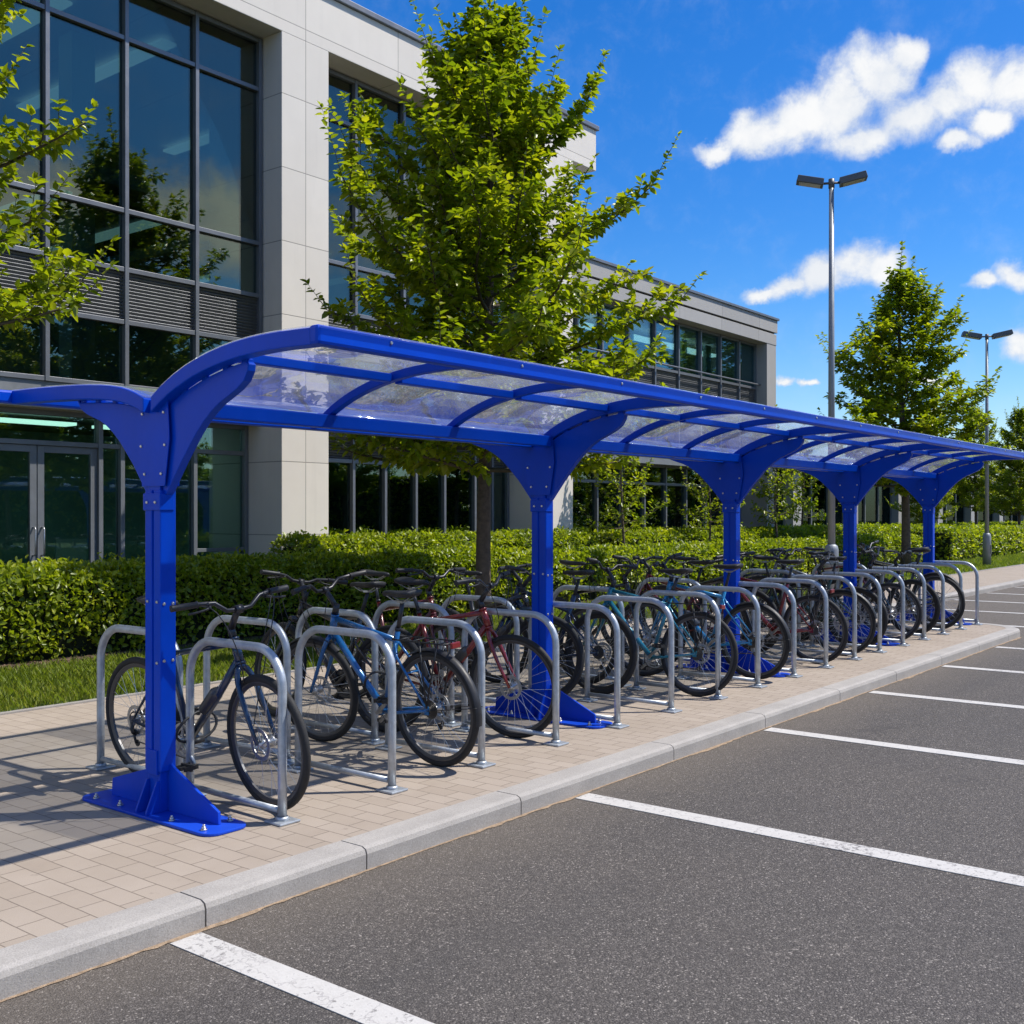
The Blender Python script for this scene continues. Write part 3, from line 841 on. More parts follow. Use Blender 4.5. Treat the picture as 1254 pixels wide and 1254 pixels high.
def hedge(name, label, x0, x1, y0, y1, h, dens, size, seed, back=False):
    r = np.random.default_rng(seed)
    L, Wd = x1 - x0, y1 - y0
    faces = [('f', L * h), ('t', L * Wd * 1.15), ('l', Wd * h), ('r', Wd * h)] + ([('b', L * h)] if back else [])
    Ps, Ns = [], []
    for k, area in faces:
        n = int(area * dens); a = r.random(n); b = r.random(n); one = np.ones(n); zero = np.zeros(n)
        if k in 'fb':
            X = x0 + a * L; Z = 0.04 + (h - 0.04) * b ** 0.9; Y = one * (y0 if k == 'f' else y1); N = np.stack([zero, one * (-1 if k == 'f' else 1), zero], 1)
            Y = Y + (0.10 * (1 - np.minimum(1, Z / (0.35 * h)))) * (1 if k == 'f' else -1)
        elif k == 't':
            X = x0 + a * L; Y = y0 + b * Wd; Z = one * h; N = np.stack([zero, zero, one], 1)
        else:
            X = one * (x0 if k == 'l' else x1); Y = y0 + a * Wd; Z = 0.04 + (h - 0.04) * b; N = np.stack([one * (-1 if k == 'l' else 1), zero, zero], 1)
        Ps.append(np.stack([X, Y, Z], 1)); Ns.append(N)
    P = np.concatenate(Ps); N = np.concatenate(Ns); n = len(P)
    # round the top edges over
    edge = np.clip((P[:, 2] - (h - 0.16)) / 0.16, 0, 1)
    for yy, sgn in ((y0, 1), (y1, -1)):
        d = np.clip(1 - np.abs(P[:, 1] - yy) / 0.16, 0, 1)
        P[:, 2] -= 0.07 * d * edge; P[:, 1] += sgn * 0.05 * d * edge
        N[:, 2] += (d * (N[:, 2] < 0.5) * edge) * 0.7; N[:, 1] += -sgn * d * (N[:, 2] > 0.5) * 0.7
    lm = lump(P[:, 0], P[:, 1], P[:, 2], seed)
    cl_ = lump(P[:, 0] * 2.1, P[:, 1] * 2.1, P[:, 2] * 2.3, seed + 4)
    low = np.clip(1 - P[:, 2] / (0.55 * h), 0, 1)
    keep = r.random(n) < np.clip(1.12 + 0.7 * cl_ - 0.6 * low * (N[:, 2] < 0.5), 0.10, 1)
    P, N, lm, cl_ = P[keep], N[keep], lm[keep], cl_[keep]; n = len(P)
    off = 0.028 * lm + 0.040 * cl_ + r.normal(-0.015, 0.028, n)
    shoots = r.random(n) < np.where(N[:, 2] > 0.5, 0.07, 0.03)
    off = np.where(shoots, off + np.abs(r.normal(0.03, 0.04, n)), off)
    P = P + norm(N) * off[:, None]
    D = norm(N * 0.75 + r.normal(0, 0.62, (n, 3)) + np.array([0, 0, 0.25]))
    Nn = norm(N * 0.75 + np.array([0.1, -0.08, 0.55]) + r.normal(0, 0.45, (n, 3)))
    l = size * r.uniform(0.65, 1.3, n)
    P = P - D * (l * 0.5)[:, None]
    V, Q = leaves(P, D, Nn, l, l * r.uniform(0.5, 0.68, n), 0.25, 0.12)
    t = empty(name, ((x0 + x1) / 2, (y0 + y1) / 2, 0), label, 'hedge')
    V = V - np.array([(x0 + x1) / 2, (y0 + y1) / 2, 0])
    o = bpy.data.objects.new('foliage', np_mesh('hedge_foliage', V, Q, 'hedge_leaf')); COL.objects.link(o); o.parent = t
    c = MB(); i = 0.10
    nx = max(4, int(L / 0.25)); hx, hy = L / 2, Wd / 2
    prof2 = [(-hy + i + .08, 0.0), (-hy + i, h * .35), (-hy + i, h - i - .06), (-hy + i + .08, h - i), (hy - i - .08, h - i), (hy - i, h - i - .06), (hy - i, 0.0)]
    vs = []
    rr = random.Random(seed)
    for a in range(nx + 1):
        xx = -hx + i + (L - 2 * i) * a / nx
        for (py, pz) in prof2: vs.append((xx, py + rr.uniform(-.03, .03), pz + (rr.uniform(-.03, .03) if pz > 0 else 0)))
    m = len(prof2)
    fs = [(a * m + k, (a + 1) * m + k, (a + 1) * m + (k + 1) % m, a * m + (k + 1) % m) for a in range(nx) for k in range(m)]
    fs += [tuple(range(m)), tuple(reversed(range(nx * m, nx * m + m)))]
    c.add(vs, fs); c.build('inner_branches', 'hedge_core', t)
    return t


hedge('hedge', 'long clipped green hedge directly behind the mown grass strip, nearest the bicycles', -1.5, 13.0, 10.3, 11.25, 0.93, 1500, 0.064, 3)
hedge('hedge', 'farther clipped hedge run continuing the near hedge behind the right half of the shelter', 13.05, 32.6, 10.25, 11.2, 0.86, 520, 0.085, 5)
hedge('hedge', 'taller narrow hedge clipped square at the foot of the stone column', 9.75, 17.1, 11.36, 11.93, 1.16, 900, 0.066, 7)
hedge('hedge', 'thin back hedge running along the glass front of the lower wing', 17.9, 34.0, 11.5, 12.3, 1.12, 420, 0.085, 11)
hedge('hedge', 'dark square-ended hedge behind the far lamp post, past the path gap', 34.4, 62, 9.9, 11.6, 1.02, 200, 0.12, 13)
hedge('hedge', 'far hedge in front of the low glass pavilion', 36, 90, 14.5, 15.6, 1.0, 120, 0.15, 17)

hedge('hedge', 'tall hedge across the car park, seen only mirrored in the ground-floor glass', -10, 120, -31, -29.5, 4.2, 18, 0.35, 19, back=True)

# ------------------------------------------------------------------ trees


def tree_meshes(seed, H, zb, Rm, nprim, leafL, tr=0.10, twig_gap=0.075, leaf_gap=0.034, shoots=0.25):
    r = random.Random(seed); g = np.random.default_rng(seed)
    prof = lambda t: np.interp(t, [0, .08, .24, .45, .72, .88, 1.0], [.80, 1.0, 1.0, .78, .44, .18, .05])
    wood = MB(); br = MB()
    tp = []
    for i in range(14):
        f = i / 13; tp.append(Vector((0.05 * math.sin(f * 5 + seed), 0.05 * math.sin(f * 4 + 2 * seed), H * 0.97 * f)))
    wood.tube(tp, [tr * (1.25 if i == 0 else 1) * (1 - 0.93 * (i / 13) ** 0.9) + 0.006 for i in range(14)], 10)
    LP, LD, LN, LL = [], [], [], []
    def put_leaves(pts, gap, s0, k=1.0, tipk=1.0):
        """leaf pairs along a twig polyline"""
        seg = [(pts[i + 1] - pts[i]).length for i in range(len(pts) - 1)]; tot = sum(seg)
        if tot < 1e-4: return
        d = tot * s0; side = 1
        while d <= tot:
            acc_ = 0
            for i, sg in enumerate(seg):
                if d <= acc_ + sg + 1e-6: break
                acc_ += sg
            t = (d - acc_) / max(sg, 1e-6); p = pts[i].lerp(pts[i + 1], t); ax = (pts[i + 1] - pts[i]).normalized()
            sd_ = ax.cross(Vector((0, 0, 1)))
            sd_ = sd_.normalized() if sd_.length > 0.05 else ax.orthogonal().normalized()
            roll = r.uniform(-1.2, 1.2)
            sd_ = Matrix.Rotation(roll, 3, ax) @ sd_
            for q in (side, -side) if r.random() < 0.55 else (side,):
                dr = (sd_ * q * r.uniform(.6, 1.0) + ax * r.uniform(.25, .8) + Vector((0, 0, r.uniform(-.55, .15))))
                nn = Vector((r.gauss(0, .35), r.gauss(0, .35), 1.0)) + ax * -0.2
                LP.append(p); LD.append(dr); LN.append(nn); LL.append(leafL * r.uniform(.6, 1.15) * k * (1 - 0.35 * (d / tot) * (1 if tipk != 1 else 0)))
            side = -side; d += gap * r.uniform(.7, 1.3)
        for _ in range(3):
            LP.append(pts[-1]); LD.append((pts[-1] - pts[-2]).normalized() + Vector((r.gauss(0, .5), r.gauss(0, .5), r.gauss(0, .4)))); LN.append(Vector((r.gauss(0, .4), r.gauss(0, .4), 1))); LL.append(leafL * r.uniform(.45, .8))
    for i in range(nprim):
        f = (i + 0.5) / nprim
        t = f ** 1.05
        z0 = zb - 0.25 + (H * 0.94 - zb) * t
        reach = Rm * float(prof(min(1, t + 0.02))) * r.uniform(.62, 1.08)
        el0 = R(np.interp(t, [0, .3, .7, 1], [-2, 14, 32, 52]) + r.uniform(-9, 9)); el1 = el0 + R(r.uniform(12, 34))
        az = i * 2.39996 + r.uniform(-.35, .35)
        n = 7; pts = [Vector((0.03 * math.sin(z0), 0, z0))]
        step = reach / (n - 1) / max(.42, math.cos((el0 + el1) / 2))
        for k in range(1, n):
            e = el0 + (el1 - el0) * k / n
            a = az + 0.25 * math.sin(k * 1.1 + i)
            pts.append(pts[-1] + Vector((math.cos(a) * math.cos(e), math.sin(a) * math.cos(e), math.sin(e))) * step)
        r0 = max(.009, tr * .36 * (1 - .75 * t))
        br.tube(pts, [r0 * (1 - .85 * k / (n - 1)) + .0025 for k in range(n)], 5, caps=False)
        put_leaves(pts, leaf_gap * 1.2, 0.35)
        tot = step * (n - 1); d = 0.16 * tot; s = 1
        while d < tot * 0.97:
            k = min(n - 2, int(d / step)); p = pts[k].lerp(pts[k + 1], d / step - k); ax = (pts[k + 1] - pts[k]).normalized()
            sd_ = ax.cross(Vector((0, 0, 1))).normalized() * s
            upish = r.uniform(-.25, .85)
            dr = (sd_ * r.uniform(.5, 1.0) + ax * r.uniform(.4, .9) + Vector((0, 0, upish))).normalized()
            ln = r.uniform(.24, .56) * (1.15 - .55 * d / tot) * (0.6 + .4 * Rm / 2.3)
            lead = r.random() < shoots * 0.35
            if lead: ln *= 1.5; dr = (dr + Vector((0, 0, 1.1))).normalized()
            tw = [p, p + dr * ln * .5 + Vector((0, 0, .01)), p + dr * ln + Vector((0, 0, ln * .12))]
            br.tube(tw, [.0055, .004, .002], 3, caps=False)
            put_leaves(tw, leaf_gap, 0.12)
            if ln > .34:
                for q in (1, -1):
                    p2 = tw[1]; d2 = (dr + dr.orthogonal().normalized() * q * .9 + Vector((r.gauss(0, .3), r.gauss(0, .3), .2))).normalized()
                    t2 = [p2, p2 + d2 * ln * .45]
                    put_leaves([t2[0], t2[0].lerp(t2[1], .5), t2[1]], leaf_gap, .15)
            s = -s; d += twig_gap * r.uniform(.7, 1.3)
        if r.random() < shoots:      # upright leading shoot that breaks the outline
            dr = ((pts[-1] - pts[-2]).normalized() + Vector((0, 0, .8))).normalized(); ln = r.uniform(.35, .75) * (.5 + .5 * Rm / 2.3)
            sh = [pts[-1] + dr * ln * q / 3 for q in range(4)]
            br.tube(sh, [.006, .0045, .003, .0015], 4, caps=False); put_leaves(sh, leaf_gap * 1.25, .05, 1.0, 0)
    top = [tp[-1] + Vector((0.02 * q, 0, .14 * q)) for q in range(5)]
    br.tube(top, [.008, .006, .005, .004, .002], 4, caps=False); put_leaves(top, leaf_gap, 0)
    P = np.array([tuple(v) for v in LP]); D = np.array([tuple(v) for v in LD]); N = np.array([tuple(v) for v in LN]); L = np.array(LL)
    V, Q = leaves(P, D, norm(N), L, L * g.uniform(.50, .66, len(L)), .18, .24)
    print('tree leaves', len(P))
    return wood.mesh('trunk', 'bark'), br.mesh('branches', 'twig'), np_mesh('crown', V, Q, 'tree_leaf')


def plant(meshes, loc, label, scale=1.0, rz=0.0, group=None, name='tree', sxy=None):
    t = empty(name, loc, label, 'tree', group, rz)
    s = sxy or 1.0
    t.scale = (scale * s, scale * s, scale)
    for nm, me in zip(('trunk', 'branches', 'crown'), meshes):
        o = bpy.data.objects.new(nm, me); COL.objects.link(o); o.parent = t
    return t


TA = tree_meshes(2, 8.9, 2.4, 2.5, 76, 0.13, 0.10, 0.10, 0.042, 0.6)
TB = tree_meshes(7, 8.4, 2.3, 2.2, 60, 0.14, 0.10, 0.10, 0.042, 0.55)
TC = tree_meshes(12, 3.3, 1.35, 0.85, 20, 0.10, 0.028, 0.14, 0.06, 0.2)
TD = tree_meshes(21, 8.6, 2.75, 2.1, 92, 0.105, 0.10, 0.085, 0.036, 0.6)
G1 = 'street trees in the planting strip'
plant(TA, (10.22, 8.42, 0), 'large leafy tree rising behind the middle of the blue shelter', 0.90, 3.3, G1, sxy=1.12)
plant(TD, (3.2, 9.3, 0), 'leafy tree hanging into view from the side, over the near hedge and doors', 1.0, 4.6, G1, sxy=1.06)
plant(TB, (28.6, 9.5, 0), 'medium green tree beyond the twin-headed lamp post, seen over the shelter roof', 0.98, 4.0, G1, sxy=1.28)
G2 = 'young trees before the far buildings'
plant(TC, (17.7, 11.2, 0), 'slim young tree close to the end stone column, before the wing glass', 1.0, 0.4, G2, 'young_tree')
plant(TC, (21.3, 11.3, 0), 'young tree before the middle windows of the lower wing', 0.95, 5.0, G2, 'young_tree')
plant(TC, (25.0, 11.35, 0), 'young tree just past the third blue post, by the wing corner', 1.1, 1.2, G2, 'young_tree')
plant(TC, (29.4, 12.6, 0), 'bushy young tree in front of the pavilion, between third and fourth posts', 1.15, 3.1, G2, 'young_tree')
G3 = 'trees beyond the path gap'
plant(TB, (38.5, 12.0, 0), 'mid green tree behind the fifth blue post and the far hedge', 0.58, 0.9, G3)
plant(TA, (45.5, 10.6, 0), 'dark green tree at the picture edge behind the far lamp post', 0.66, 1.9, G3)
plant(TB, (52.0, 14.0, 0), 'distant tree over the far hedge end', 0.8, 3.9, G3)
plant(TA, (58.0, 12.0, 0), 'most distant tree beside the pavilion roof', 0.8, 0.2, G3)
# trees across the car park, behind the viewer: met as reflections in the office glass
G4 = 'trees across the car park, mirrored in the glass'
for k, (x_, y_, s_) in enumerate([(17, -25, 1.15), (24, -22, 1.2), (31.0, -21, 1.2), (35, -27, 1.2), (43, -24, 1.3), (50, -28, 1.25), (58, -25, 1.35), (67, -28, 1.3), (78, -26, 1.5), (9, -27, 1.1)]):
    plant(TA if k % 2 else TB, (x_, y_, 0), 'tall tree across the car park showing only as a mirror image in the office windows', s_, k * 1.3, G4, sxy=1.15)

# ------------------------------------------------------------------ lamp posts


def lamp_post(loc, H, label, rz, k=1.0, headw=1.0):
    t = empty('lamp_post', loc, label, 'lamp post', 'twin-headed car park lamp posts')
    m = MB(); m.tube([(0, 0, 0.9), (0, 0, H - 0.12)], [0.062 * k, 0.040 * k], 12); m.build('pole', 'pole_grey', t)
    m = MB(); m.tube([(0, 0, 0), (0, 0, .86), (0, 0, .93), (0, 0, .96)], [.115 * k, .115 * k, .10 * k, .06 * k], 14)
    bs = m.build('base_sleeve', 'pole_grey', t)
    MB().box((-.035, -.1165 * k - .004, .38), (.035, -.1165 * k + .02, .62)).build('access_door', 'lamp_housing', bs)
    c, s = math.cos(rz), math.sin(rz)
    ar = MB(); ar.tube([(-.2 * c * headw, -.2 * s * headw, H - .07), (.2 * c * headw, .2 * s * headw, H - .07)], .022, 8).tube([(0, 0, H - .16), (0, 0, H + .0)], .05 * k, 10)
    ar.build('cross_arm', 'lamp_housing', t)
    for sg in (1, -1):
        rot = Matrix.Rotation(rz, 3, 'Z') @ Matrix.Rotation(R(-12 * sg), 3, 'Y')
        ctr = Vector((sg * .40 * c * headw, sg * .40 * s * headw, H - .03 + 0.01))
        m = MB(); L, Wd, h = .52 * headw, .30 * headw, .13 * headw
        vs = [Vector((a * L / 2 * (1 if q < 0 else .96), b * Wd / 2 * (1 if q < 0 else .92), q * h / 2)) for q in (-1, 1) for a, b in ((-1, -1), (1, -1), (1, 1), (-1, 1))]
        m.add([rot @ v + ctr for v in vs], [(0, 3, 2, 1), (4, 5, 6, 7), (0, 1, 5, 4), (1, 2, 6, 5), (2, 3, 7, 6), (3, 0, 4, 7)])
        hd = m.build('lamp_head', 'lamp_housing', t, 0.008)
        m = MB(); vs = [rot @ Vector((a * L * .4, b * Wd * .4, -h / 2 - .004 - .004 * q)) + ctr for q in (0, 1) for a, b in ((-1, -1), (1, -1), (1, 1), (-1, 1))]
        m.add(vs, [(0, 1, 2, 3), (7, 6, 5, 4), (0, 4, 5, 1), (1, 5, 6, 2), (2, 6, 7, 3), (3, 7, 4, 0)])
        m.build('lens', 'lamp_lens', hd)
    return t


lamp_post((18.4, 7.35, 0), 7.36, 'tall grey twin-headed lamp post behind the far half of the shelter roof', R(-64), 1.05, 0.90)
lamp_post((32.2, 8.35, 0), 6.55, 'shorter-looking grey twin lamp post standing on grass by the far path', R(-64), 0.95, 1.0)

# ------------------------------------------------------------------ bicycle shelter
SH = empty('bicycle_shelter', (3.15, 4.7, 0), 'long bright blue bike shelter with Y-shaped posts and clear curved roof', 'shelter')
SH.location = (0, 0, 0)
YV = 4.70
POSTS = [3.15, 6.33, 9.33, 12.32, 15.22]
FD = [0.03, .10, .22, .37, .55, .73, .95, 1.2]
FZ = [2.055, 2.10, 2.155, 2.205, 2.245, 2.268, 2.277, 2.272]
BD = [0.03, .12, .28, .45, .65, .85, 1.08, 1.33]
BZ = [2.055, 2.095, 2.132, 2.150, 2.162, 2.170, 2.177, 2.180]


def arc_pts(sgn, n=18, top=0.0):
    D_, Z_ = (FD, FZ) if sgn < 0 else (BD, BZ)
    out_ = []
    dd = np.linspace(D_[0], D_[-1], n)
    zz = np.interp(dd, D_, Z_)
    zz = np.convolve(np.concatenate([[zz[0] * 2 - zz[1]], zz, [zz[-1] * 2 - zz[-2]]]), [.25, .5, .25], 'valid')
    return [(YV + sgn * d, z + top) for d, z in zip(dd, zz)]


def arm(X, wd, h, sgn, name):
    p = arc_pts(sgn)
    o = [(y, z) for y, z in p] + [(y, z - h) for y, z in reversed(p)]
    if sgn > 0: o = o[::-1]
    m = MB(); n = len(p)
    vs = [(X - wd / 2, y, z) for y, z in p] + [(X - wd / 2, y, z - h) for y, z in p] + [(X + wd / 2, y, z) for y, z in p] + [(X + wd / 2, y, z - h) for y, z in p]
    fs = []
    for i in range(n - 1):
        fs += [(i, i + 1, n + i + 1, n + i), (2 * n + i, 3 * n + i, 3 * n + i + 1, 2 * n + i + 1), (i, 2 * n + i, 2 * n + i + 1, i + 1), (n + i, n + i + 1, 3 * n + i + 1, 3 * n + i)]
    fs += [(0, n, 3 * n, 2 * n), (n - 1, 2 * n + n - 1, 3 * n + n - 1, n + n - 1)]
    if sgn > 0: fs = [tuple(reversed(f)) for f in fs]
    m.add(vs, fs)
    return m.build(name, 'blue_paint', SH, 0.006)


def gusset(X, sgn, th=0.046):
    """curved bracket plate between post and arm"""
    D_, Z_ = (FD, FZ) if sgn < 0 else (BD, BZ)
    low = [(.052, 1.56), (.085, 1.585), (.14, 1.655), (.20, 1.73), (.27, 1.81), (.33, 1.875), (.38, 1.92), (.44, 1.965), (.50, 2.0), (.57, 2.03), (.63, 2.057), (.68, 2.09), (.71, 2.135), (.715, 2.165)]
    if sgn > 0: low = [(d * 1.02, z - 0.05 * max(0, (d - .2)) / .5) for d, z in low]
    gap = 0.012
    top = [(d, float(np.interp(d, D_, Z_)) - 0.075 - gap) for d in (.70, .6, .5, .4, .3, .22, .14, .08, .052)]
    o = [(YV + sgn * d, z) for d, z in low + top]
    m = MB().prism(o, X - th / 2, X + th / 2, 'yz')
    for d0, d1 in ((.055, .10), (.20, .24), (.36, .40), (.52, .56), (.66, .70)):       # tabs that tie the plate to the arm
        z0 = float(np.interp((d0 + d1) / 2, D_, Z_)) - 0.073
        a, b_ = sorted((YV + sgn * d0, YV + sgn * d1))
        m.box((X - th / 2 + .004, a, z0 - .04), (X + th / 2 - .004, b_, z0 + .004))
    return m.build('bracket', 'blue_paint', SH, 0.004)


bolt_m = MB()
bolt_m.disc((0, 0, .003), (0, 0, 1), .016, .006, 12).disc((0, 0, .011), (0, 0, 1), .011, .012, 6).disc((0, 0, .021), (0, 0, 1), .006, .012, 8)
bolt_mesh = bolt_m.mesh('bolt', 'bolt_steel')
cap_m = MB(); cap_m.disc((0, 0, .003), (0, 0, 1), .009, .007, 10, .006); cap_mesh = cap_m.mesh('bolt_head', 'bolt_steel')


def bolt(parent, loc, axis=None, me=None):
    o = bpy.data.objects.new('bolt', me or bolt_mesh); COL.objects.link(o); o.parent = parent; o.location = loc
    if axis: o.rotation_euler = Vector(axis).to_track_quat('Z', 'Y').to_euler()
    return o


for i, X in enumerate(POSTS):
    # foot plate with rounded ends, fins and anchor bolts
    hx, hy, rr = .125, .56, .075
    o_ = [(X + sx * (hx - rr) + rr * math.cos(R(a)), YV + sy * (hy - rr) + rr * math.sin(R(a))) for sx, sy, a0 in ((1, 1, 0), (-1, 1, 90), (-1, -1, 180), (1, -1, 270)) for a in range(a0, a0 + 91, 15)]
    pl = MB().prism(o_, 0.001, 0.016, 'xy').build('base_plate', 'blue_paint', SH, 0.004)
    for sx, sy in ((-.085, -.47), (.085, -.44), (-.085, -.22), (.085, -.2), (-.085, .22), (.085, .2), (-.085, .44), (.085, .47)):
        bolt(pl, (X + sx, YV + sy, .016))
    fm = MB()
    fm.prism([(YV - .052, .016), (YV - .052, .255), (YV - .085, .24), (YV - .45, .075), (YV - .455, .016)][::-1], X + .008, X + .024, 'yz')
    fm.build('foot_fin', 'blue_paint', SH, .002)
    fm = MB()
    fm.prism([(YV + .052, .016), (YV + .052, .235), (YV + .12, .20), (YV + .44, .105), (YV + .45, .016)], X + .008, X + .024, 'yz')
    fm.build('foot_fin', 'blue_paint', SH, .002)
    for yy in (YV - .05, YV + .035):
        fm = MB(); fm.prism([(X - .036, .016), (X - .036, .17), (X - .052, .17), (X - .112, .03), (X - .112, .016)], yy, yy + .012, 'xz')
        fm.build('foot_fin', 'blue_paint', SH, .002)
    # post: two channels back to back round a core
    m = MB()
    m.box((X - .036, YV - .05, .016), (X + .036, YV + .05, 2.02))
    pc = m.build('post', 'blue_paint', SH, .003)
    MB().box((X - .045, YV - .066, .215), (X + .045, YV - .007, 1.60)).build('post_channel', 'blue_paint', pc, .006)
    MB().box((X - .045, YV + .007, .215), (X + .045, YV + .066, 1.60)).build('post_channel', 'blue_paint', pc, .006)
    MB().box((X - .052, YV - .073, 1.50), (X + .030, YV + .073, 1.585)).build('collar', 'blue_paint', pc, .004)
    MB().box((X - .053, YV - .045, .20), (X - .037, YV + .045, .32)).build('collar', 'blue_paint', pc, .003)
    # cheek plates where the brackets bolt on
    for sx in (-1, 1):
        pts_ = [(YV - .095, 1.62), (YV + .095, 1.62), (YV + .135, 1.85), (YV + .12, 2.045), (YV - .12, 2.045), (YV - .135, 1.85)]
        lo, hi = (X - .042, X - .0365) if sx < 0 else (X + .0365, X + .042)
        MB().prism(pts_, lo, hi, 'yz').build('cheek_plate', 'blue_paint', pc)
    for (dy, z) in ((-.07, 1.68), (.07, 1.68), (-.1, 1.82), (.1, 1.82), (-.09, 1.98), (.09, 1.98), (-.035, 1.54), (.035, 1.54), (-.04, 1.05), (.04, 1.05), (-.04, .75)):
        bolt(pc, (X - (.042 if z > 1.6 else .052 if z > 1.5 else .045), YV + dy, z), (-1, 0, 0), cap_mesh)
    for (dx, z) in ((-.025, 1.04), (.025, 1.04), (-.025, .76), (.025, .76)):
        bolt(pc, (X + dx, YV - .066, z), (0, -1, 0), cap_mesh)
    gusset(X, -1); gusset(X, 1)
    arm(X - (.04 if i == 0 else -.02 if i == 4 else 0), .075, .075, -1, 'roof_arm'); arm(X - (.04 if i == 0 else -.02 if i == 4 else 0), .075, .075, 1, 'roof_arm')

RIBS = []
for a, b in zip(POSTS[:-1], POSTS[1:]):
    RIBS += [a + (b - a) / 3, a + 2 * (b - a) / 3]
for X in RIBS:
    arm(X, .05, .048, -1, 'roof_rib'); arm(X, .05, .048, 1, 'roof_rib')
X0, X1 = POSTS[0] - .085, POSTS[-1] + .085


def beam(y, z, w_, h, name, x0=X0, x1=X1, rnd=.012):
    return MB().box((x0, y - w_ / 2, z - h / 2), (x1, y + w_ / 2, z + h / 2)).build(name, 'blue_paint', SH, rnd)


fe = arc_pts(-1)[-1]; be = arc_pts(1)[-1]
ev = beam(fe[0] - .022, fe[1] - .034, .062, .086, 'eave_beam', X0 + .0, X1, .016)
beam(be[0] + .02, be[1] - .034, .055, .075, 'eave_beam', X0 - .42, X1, .014)
for k in range(len(POSTS) * 3 - 2):
    xx = POSTS[0] + .35 + k * (POSTS[-1] - POSTS[0] - .5) / 12
    bolt(ev, (xx, fe[0] - .053, fe[1] - .02), (0, -1, 0), cap_mesh)
for a, b in zip([POSTS[0] - .0] + POSTS[1:-1], POSTS[1:]):
    beam(YV - .085, 2.005, .07, .075, 'valley_beam', a + .047, b - .047, .006)
    beam(YV + .085, 2.005, .07, .075, 'valley_beam', a + .047, b - .047, .006)
allr = sorted([POSTS[0] - .04] + POSTS[1:4] + [POSTS[4] + .02] + RIBS)
for a, b in zip(allr[:-1], allr[1:]):
    beam(YV - .57, float(np.interp(.57, FD, FZ)) - .034, .055, .046, 'purlin', a + .0385, b - .0385, .005)
    beam(YV + .74, float(np.interp(.74, BD, BZ)) - .034, .05, .042, 'purlin', a + .0385, b - .0385, .005)
    for sg in (-1, 1):
        p = arc_pts(sg, 14, .004)
        yl, zl = p[-1]; yq, zq = p[-2]
        p.append((yl + sg * .07, zl - .004))
        n = len(p); m = MB()
        x0, x1 = a + (.004 if a > allr[0] else -.03), b - (.004 if b < allr[-1] else -.03)
        vs = [(x, y, z + t) for t in (0, .005) for x in (x0, x1) for y, z in p]
        fs = []
        for i in range(n - 1):
            fs += [(i, i + 1, n + i + 1, n + i), (2 * n + i, 3 * n + i, 3 * n + i + 1, 2 * n + i + 1), (i, 2 * n + i, 2 * n + i + 1, i + 1), (n + i, n + i + 1, 3 * n + i + 1, 3 * n + i)]
        fs += [(0, n, 3 * n, 2 * n), (n - 1, 2 * n + n - 1, 3 * n + n - 1, n + n - 1)]
        if sg > 0: fs = [tuple(reversed(f)) for f in fs]
        m.add(vs, fs, True); m.build('roof_panel', 'roof_sheet', SH)

# ------------------------------------------------------------------ hoop stands


def hoop(loc, label, group, wid=0.76, h=0.85):
    t = empty('hoop_stand', loc, label, 'bike stand', group)
    r_ = .19; hw = wid / 2; tr = .0222
    pts_ = [(0, -hw, 0), (0, -hw, .3), (0, -hw, h - r_ - tr)]
    pts_ += [(0, -hw + r_ - r_ * math.cos(R(a)), h - r_ - tr + r_ * math.sin(R(a))) for a in range(10, 91, 10)]
    pts_ += [(0, hw - r_ + r_ * math.sin(R(a)), h - r_ - tr + r_ * math.cos(R(a))) for a in range(0, 91, 10)]
    pts_ += [(0, hw, .3), (0, hw, 0)]
    MB().tube(pts_, tr, 16).build('tube', 'galvanised', t)
    for s in (-1, 1):
        m = MB(); m.box((-.062, s * hw - .062, .001), (.062, s * hw + .062, .013))
        f = m.build('base_flange', 'galvanised', t, .004)
        m = MB(); m.ring((0, s * hw, .013), (0, 0, 1), [(.022, 0), (.036, 0), (.029, .016), (.022, .018)], 20); m.build('collar', 'galvanised', f)
    MB().tube([(0, -hw + .02, .055), (0, hw - .02, .055)], .016, 10).build('lower_rail', 'galvanised', t)
    return t


h0 = None
for row, (yc, nm, dx) in enumerate(((4.47, 'kerb-side', 0.0), (5.42, 'hedge-side', 0.07))):
    for q, k in enumerate(range(17) if row == 0 else (0, 1, 2, 3, 4, 6, 8, 11, 14)):
        lab = f'galvanised steel bike stand, {ORD[q]} from the near end of the {nm} row'
        X = 3.42 + .742 * k + dx
        if h0 is None:
            h0 = hoop((X, yc, 0), lab, 'hoop stands along the kerb side'); o = h0
        else:
            o = copy_tree(h0); o.location = (X, yc, 0); o['label'] = lab
        o['group'] = f'hoop stands of the {nm} row'
        o.rotation_euler = (0, 0, R(((k * 37 + row * 11) % 7 - 3) * .4))

# ------------------------------------------------------------------ bicycles
WB = 1.06; RW = .345
RH = Vector((-.53, 0, RW)); FH = Vector((.53, 0, RW)); BBP = Vector((-.10, 0, .285))
AX = Vector((-.326, 0, .946)); A0 = Vector((.487, 0, .330))
CROWN = A0 + AX * .40; HB = A0 + AX * .415; HT = A0 + AX * .555; STEM = A0 + AX * .61
ST = Vector((-.262, 0, .80))


